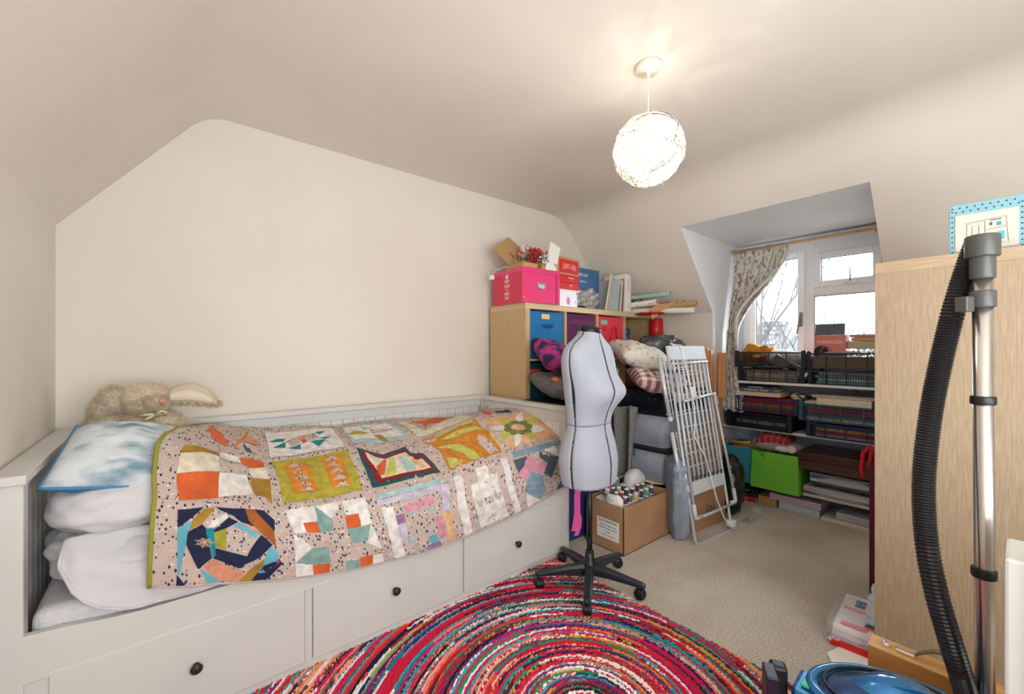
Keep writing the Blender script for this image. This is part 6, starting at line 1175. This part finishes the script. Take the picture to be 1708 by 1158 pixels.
# front end : switch, handle, tool clip
hb = MB().prism([(-.05, -.03), (.045, -.045), (.055, .05), (-.045, .045)], .12, .285); hb.v = [tuple(Vector(p)+Vector((-.075, .135, 0))) for p in hb.v]; hb.build('front_housing', M_vb, vc, bevel=.012)
b_ = B(-.02, -.012, 0, .02, .012, .008).build('green_switch', mat('green_button', (40, 170, 110), .35), vc, bevel=.003); b_.location = (-.085, .150, .287)
B(-.03, -.014, .16, .03, .014, .318, Matrix.Translation((-.15, .215, 0)) @ Matrix.Rotation(R(30), 4, 'Z')).build('tool_holder', mat('dark_violet_black', (30, 26, 40), .35), vc, bevel=.003)
B(-.018, -.02, .2, .018, .02, .31, Matrix.Translation((-.095, .215, 0)) @ Matrix.Rotation(R(30), 4, 'Z')).build('front_handle', M_black, vc, bevel=.008)
MB().lathe([(.028, .22), (.028, .255), (.022, .268), (.001, .27)], n=24, M=Mv @ Matrix.Translation((.165, .05, .0))).build('hose_port', M_vd, vc, smooth=True, bevel=.001)
# chrome tube standing at its rear
px_, py_ = 1.461-1.36, .054-.20
MB().tube([(px_+.002, py_, .06), (px_-.002, py_+.001, .7), (px_-.006, py_+.004, 1.33)], .0172, 24).build('chrome_tube', M_alu2 if 'M_alu2' in globals() else mat('brushed_steel', (214, 208, 202), .22, metal=.95), vc, smooth=True)
def sleeve(z0_, z1_, r_, nm, m=None, dx=0): MB().lathe([(r_-.002, z0_), (r_, z0_+.002), (r_, z1_-.002), (r_-.002, z1_)], c=(px_-.006*(z0_/1.33)+dx, py_+.004*(z0_/1.33), 0), n=26).build(nm, m or M_black, vc, smooth=True, bevel=.001, seg=1)
M_gun = mat('gunmetal_plastic', (78, 78, 76), .35)
sleeve(1.312, 1.385, .0215, 'tube_cuff', M_gun); sleeve(1.362, 1.412, .029, 'tube_cap', M_gun); sleeve(1.246, 1.285, .0225, 'tube_ring', M_gun); sleeve(1.022, 1.042, .0215, 'hose_clip'); sleeve(.622, .645, .0215, 'hose_clip')
B(-.040, -.01, 1.236, -.018, .016, 1.272, Matrix.Translation((px_-.004, py_+.012, 0)) @ Matrix.Rotation(R(-35), 4, 'Z')).build('height_catch', M_gun, vc, bevel=.003)
MB().lathe([(.024, 1.405), (.025, 1.413), (.001, 1.416)], c=(px_-.006, py_+.004, 0), n=26).build('tube_end', M_gun, vc, smooth=True)
B(px_-.12, py_-.03, .02, px_+.05, py_+.03, .055).build('floor_head', M_black, vc, bevel=.01)
def raypt(u, v, D): rd = (u-854)/F; return Vector((D*(ca+rd*sa), D*(sa-rd*ca), CAMZ-(v-VH)/F*D))
ctl = [raypt(u, v, D)-Vector((1.36, .20, 0)) for u, v, D in ((1630, 402, 1.0), (1612, 450, 1.01), (1590, 520, 1.02), (1568, 610, 1.03), (1551, 700, 1.03), (1541, 800, 1.02), (1545, 900, 1.0), (1562, 990, .98), (1588, 1080, .97), (1612, 1160, .98), (1625, 1240, 1.0), (1600, 1290, 1.03))]
fine = [cr(ctl, i*(len(ctl)-1)/900) for i in range(901)]; path = [fine[0]]; acc = 0
for p_, q_ in zip(fine, fine[1:]):
    acc += (q_-p_).length
    if acc >= .0031: path.append(q_); acc = 0
NR = len(path)-1
MB().tube(path, [.0228 if i % 2 else .0203 for i in range(NR+1)], 16).build('hose', mat('black_hose', (22, 22, 24), .3), vc, smooth=False)
# ---------------- heater ----------------
ht = thing('convector_heater', 'white louvred panel heater cut off by the right edge of the view', 'heater', (1.235, -.383, 0)); M_hw = mat('heater_white', (206, 204, 198), .4)
B(0, 0, .03, .14, .405, .752).build('body', M_hw, ht, bevel=.006); 
m = B(-.022, -.005, .46, .0, .36, .775).build('upper_cover', M_hw, ht, bevel=.004); B(-.022, -.005, .24, .0, .36, .452).build('lower_cover', M_hw, ht, bevel=.004)
M_slot = mat('louvre_shadow_grey', (120, 120, 122), .7)
B(-.0225, .0, .468, -.0215, .345, .765).build('louvre_shade', M_slot, ht); B(-.0225, .0, .25, -.0215, .345, .446).build('louvre_shade', M_slot, ht)  # grey sheets that paint the shade in the gaps between louvres
for k in range(32):
    z = (.250+k*.0145) if k < 14 else (.468+(k-14)*.0165); B(-.031, .0, z, -.0215, .345, z+.009).build('louvre', M_hw, ht)
B(-.02, .0, .06, .0, .35, .235).build('base_panel', mat('heater_pale_blue', (206, 214, 226), .35), ht, bevel=.004)
MB().tube([(-.022, .31+.016*math.cos(a), .20+.02*math.sin(a)) for a in [2*PI*i/20 for i in range(20)]], .003, 6, closed=True).build('dial', M_black, ht, smooth=True)
for y in (.03, .33): B(.02, y, 0, .12, y+.03, .03).build('foot', M_black, ht)
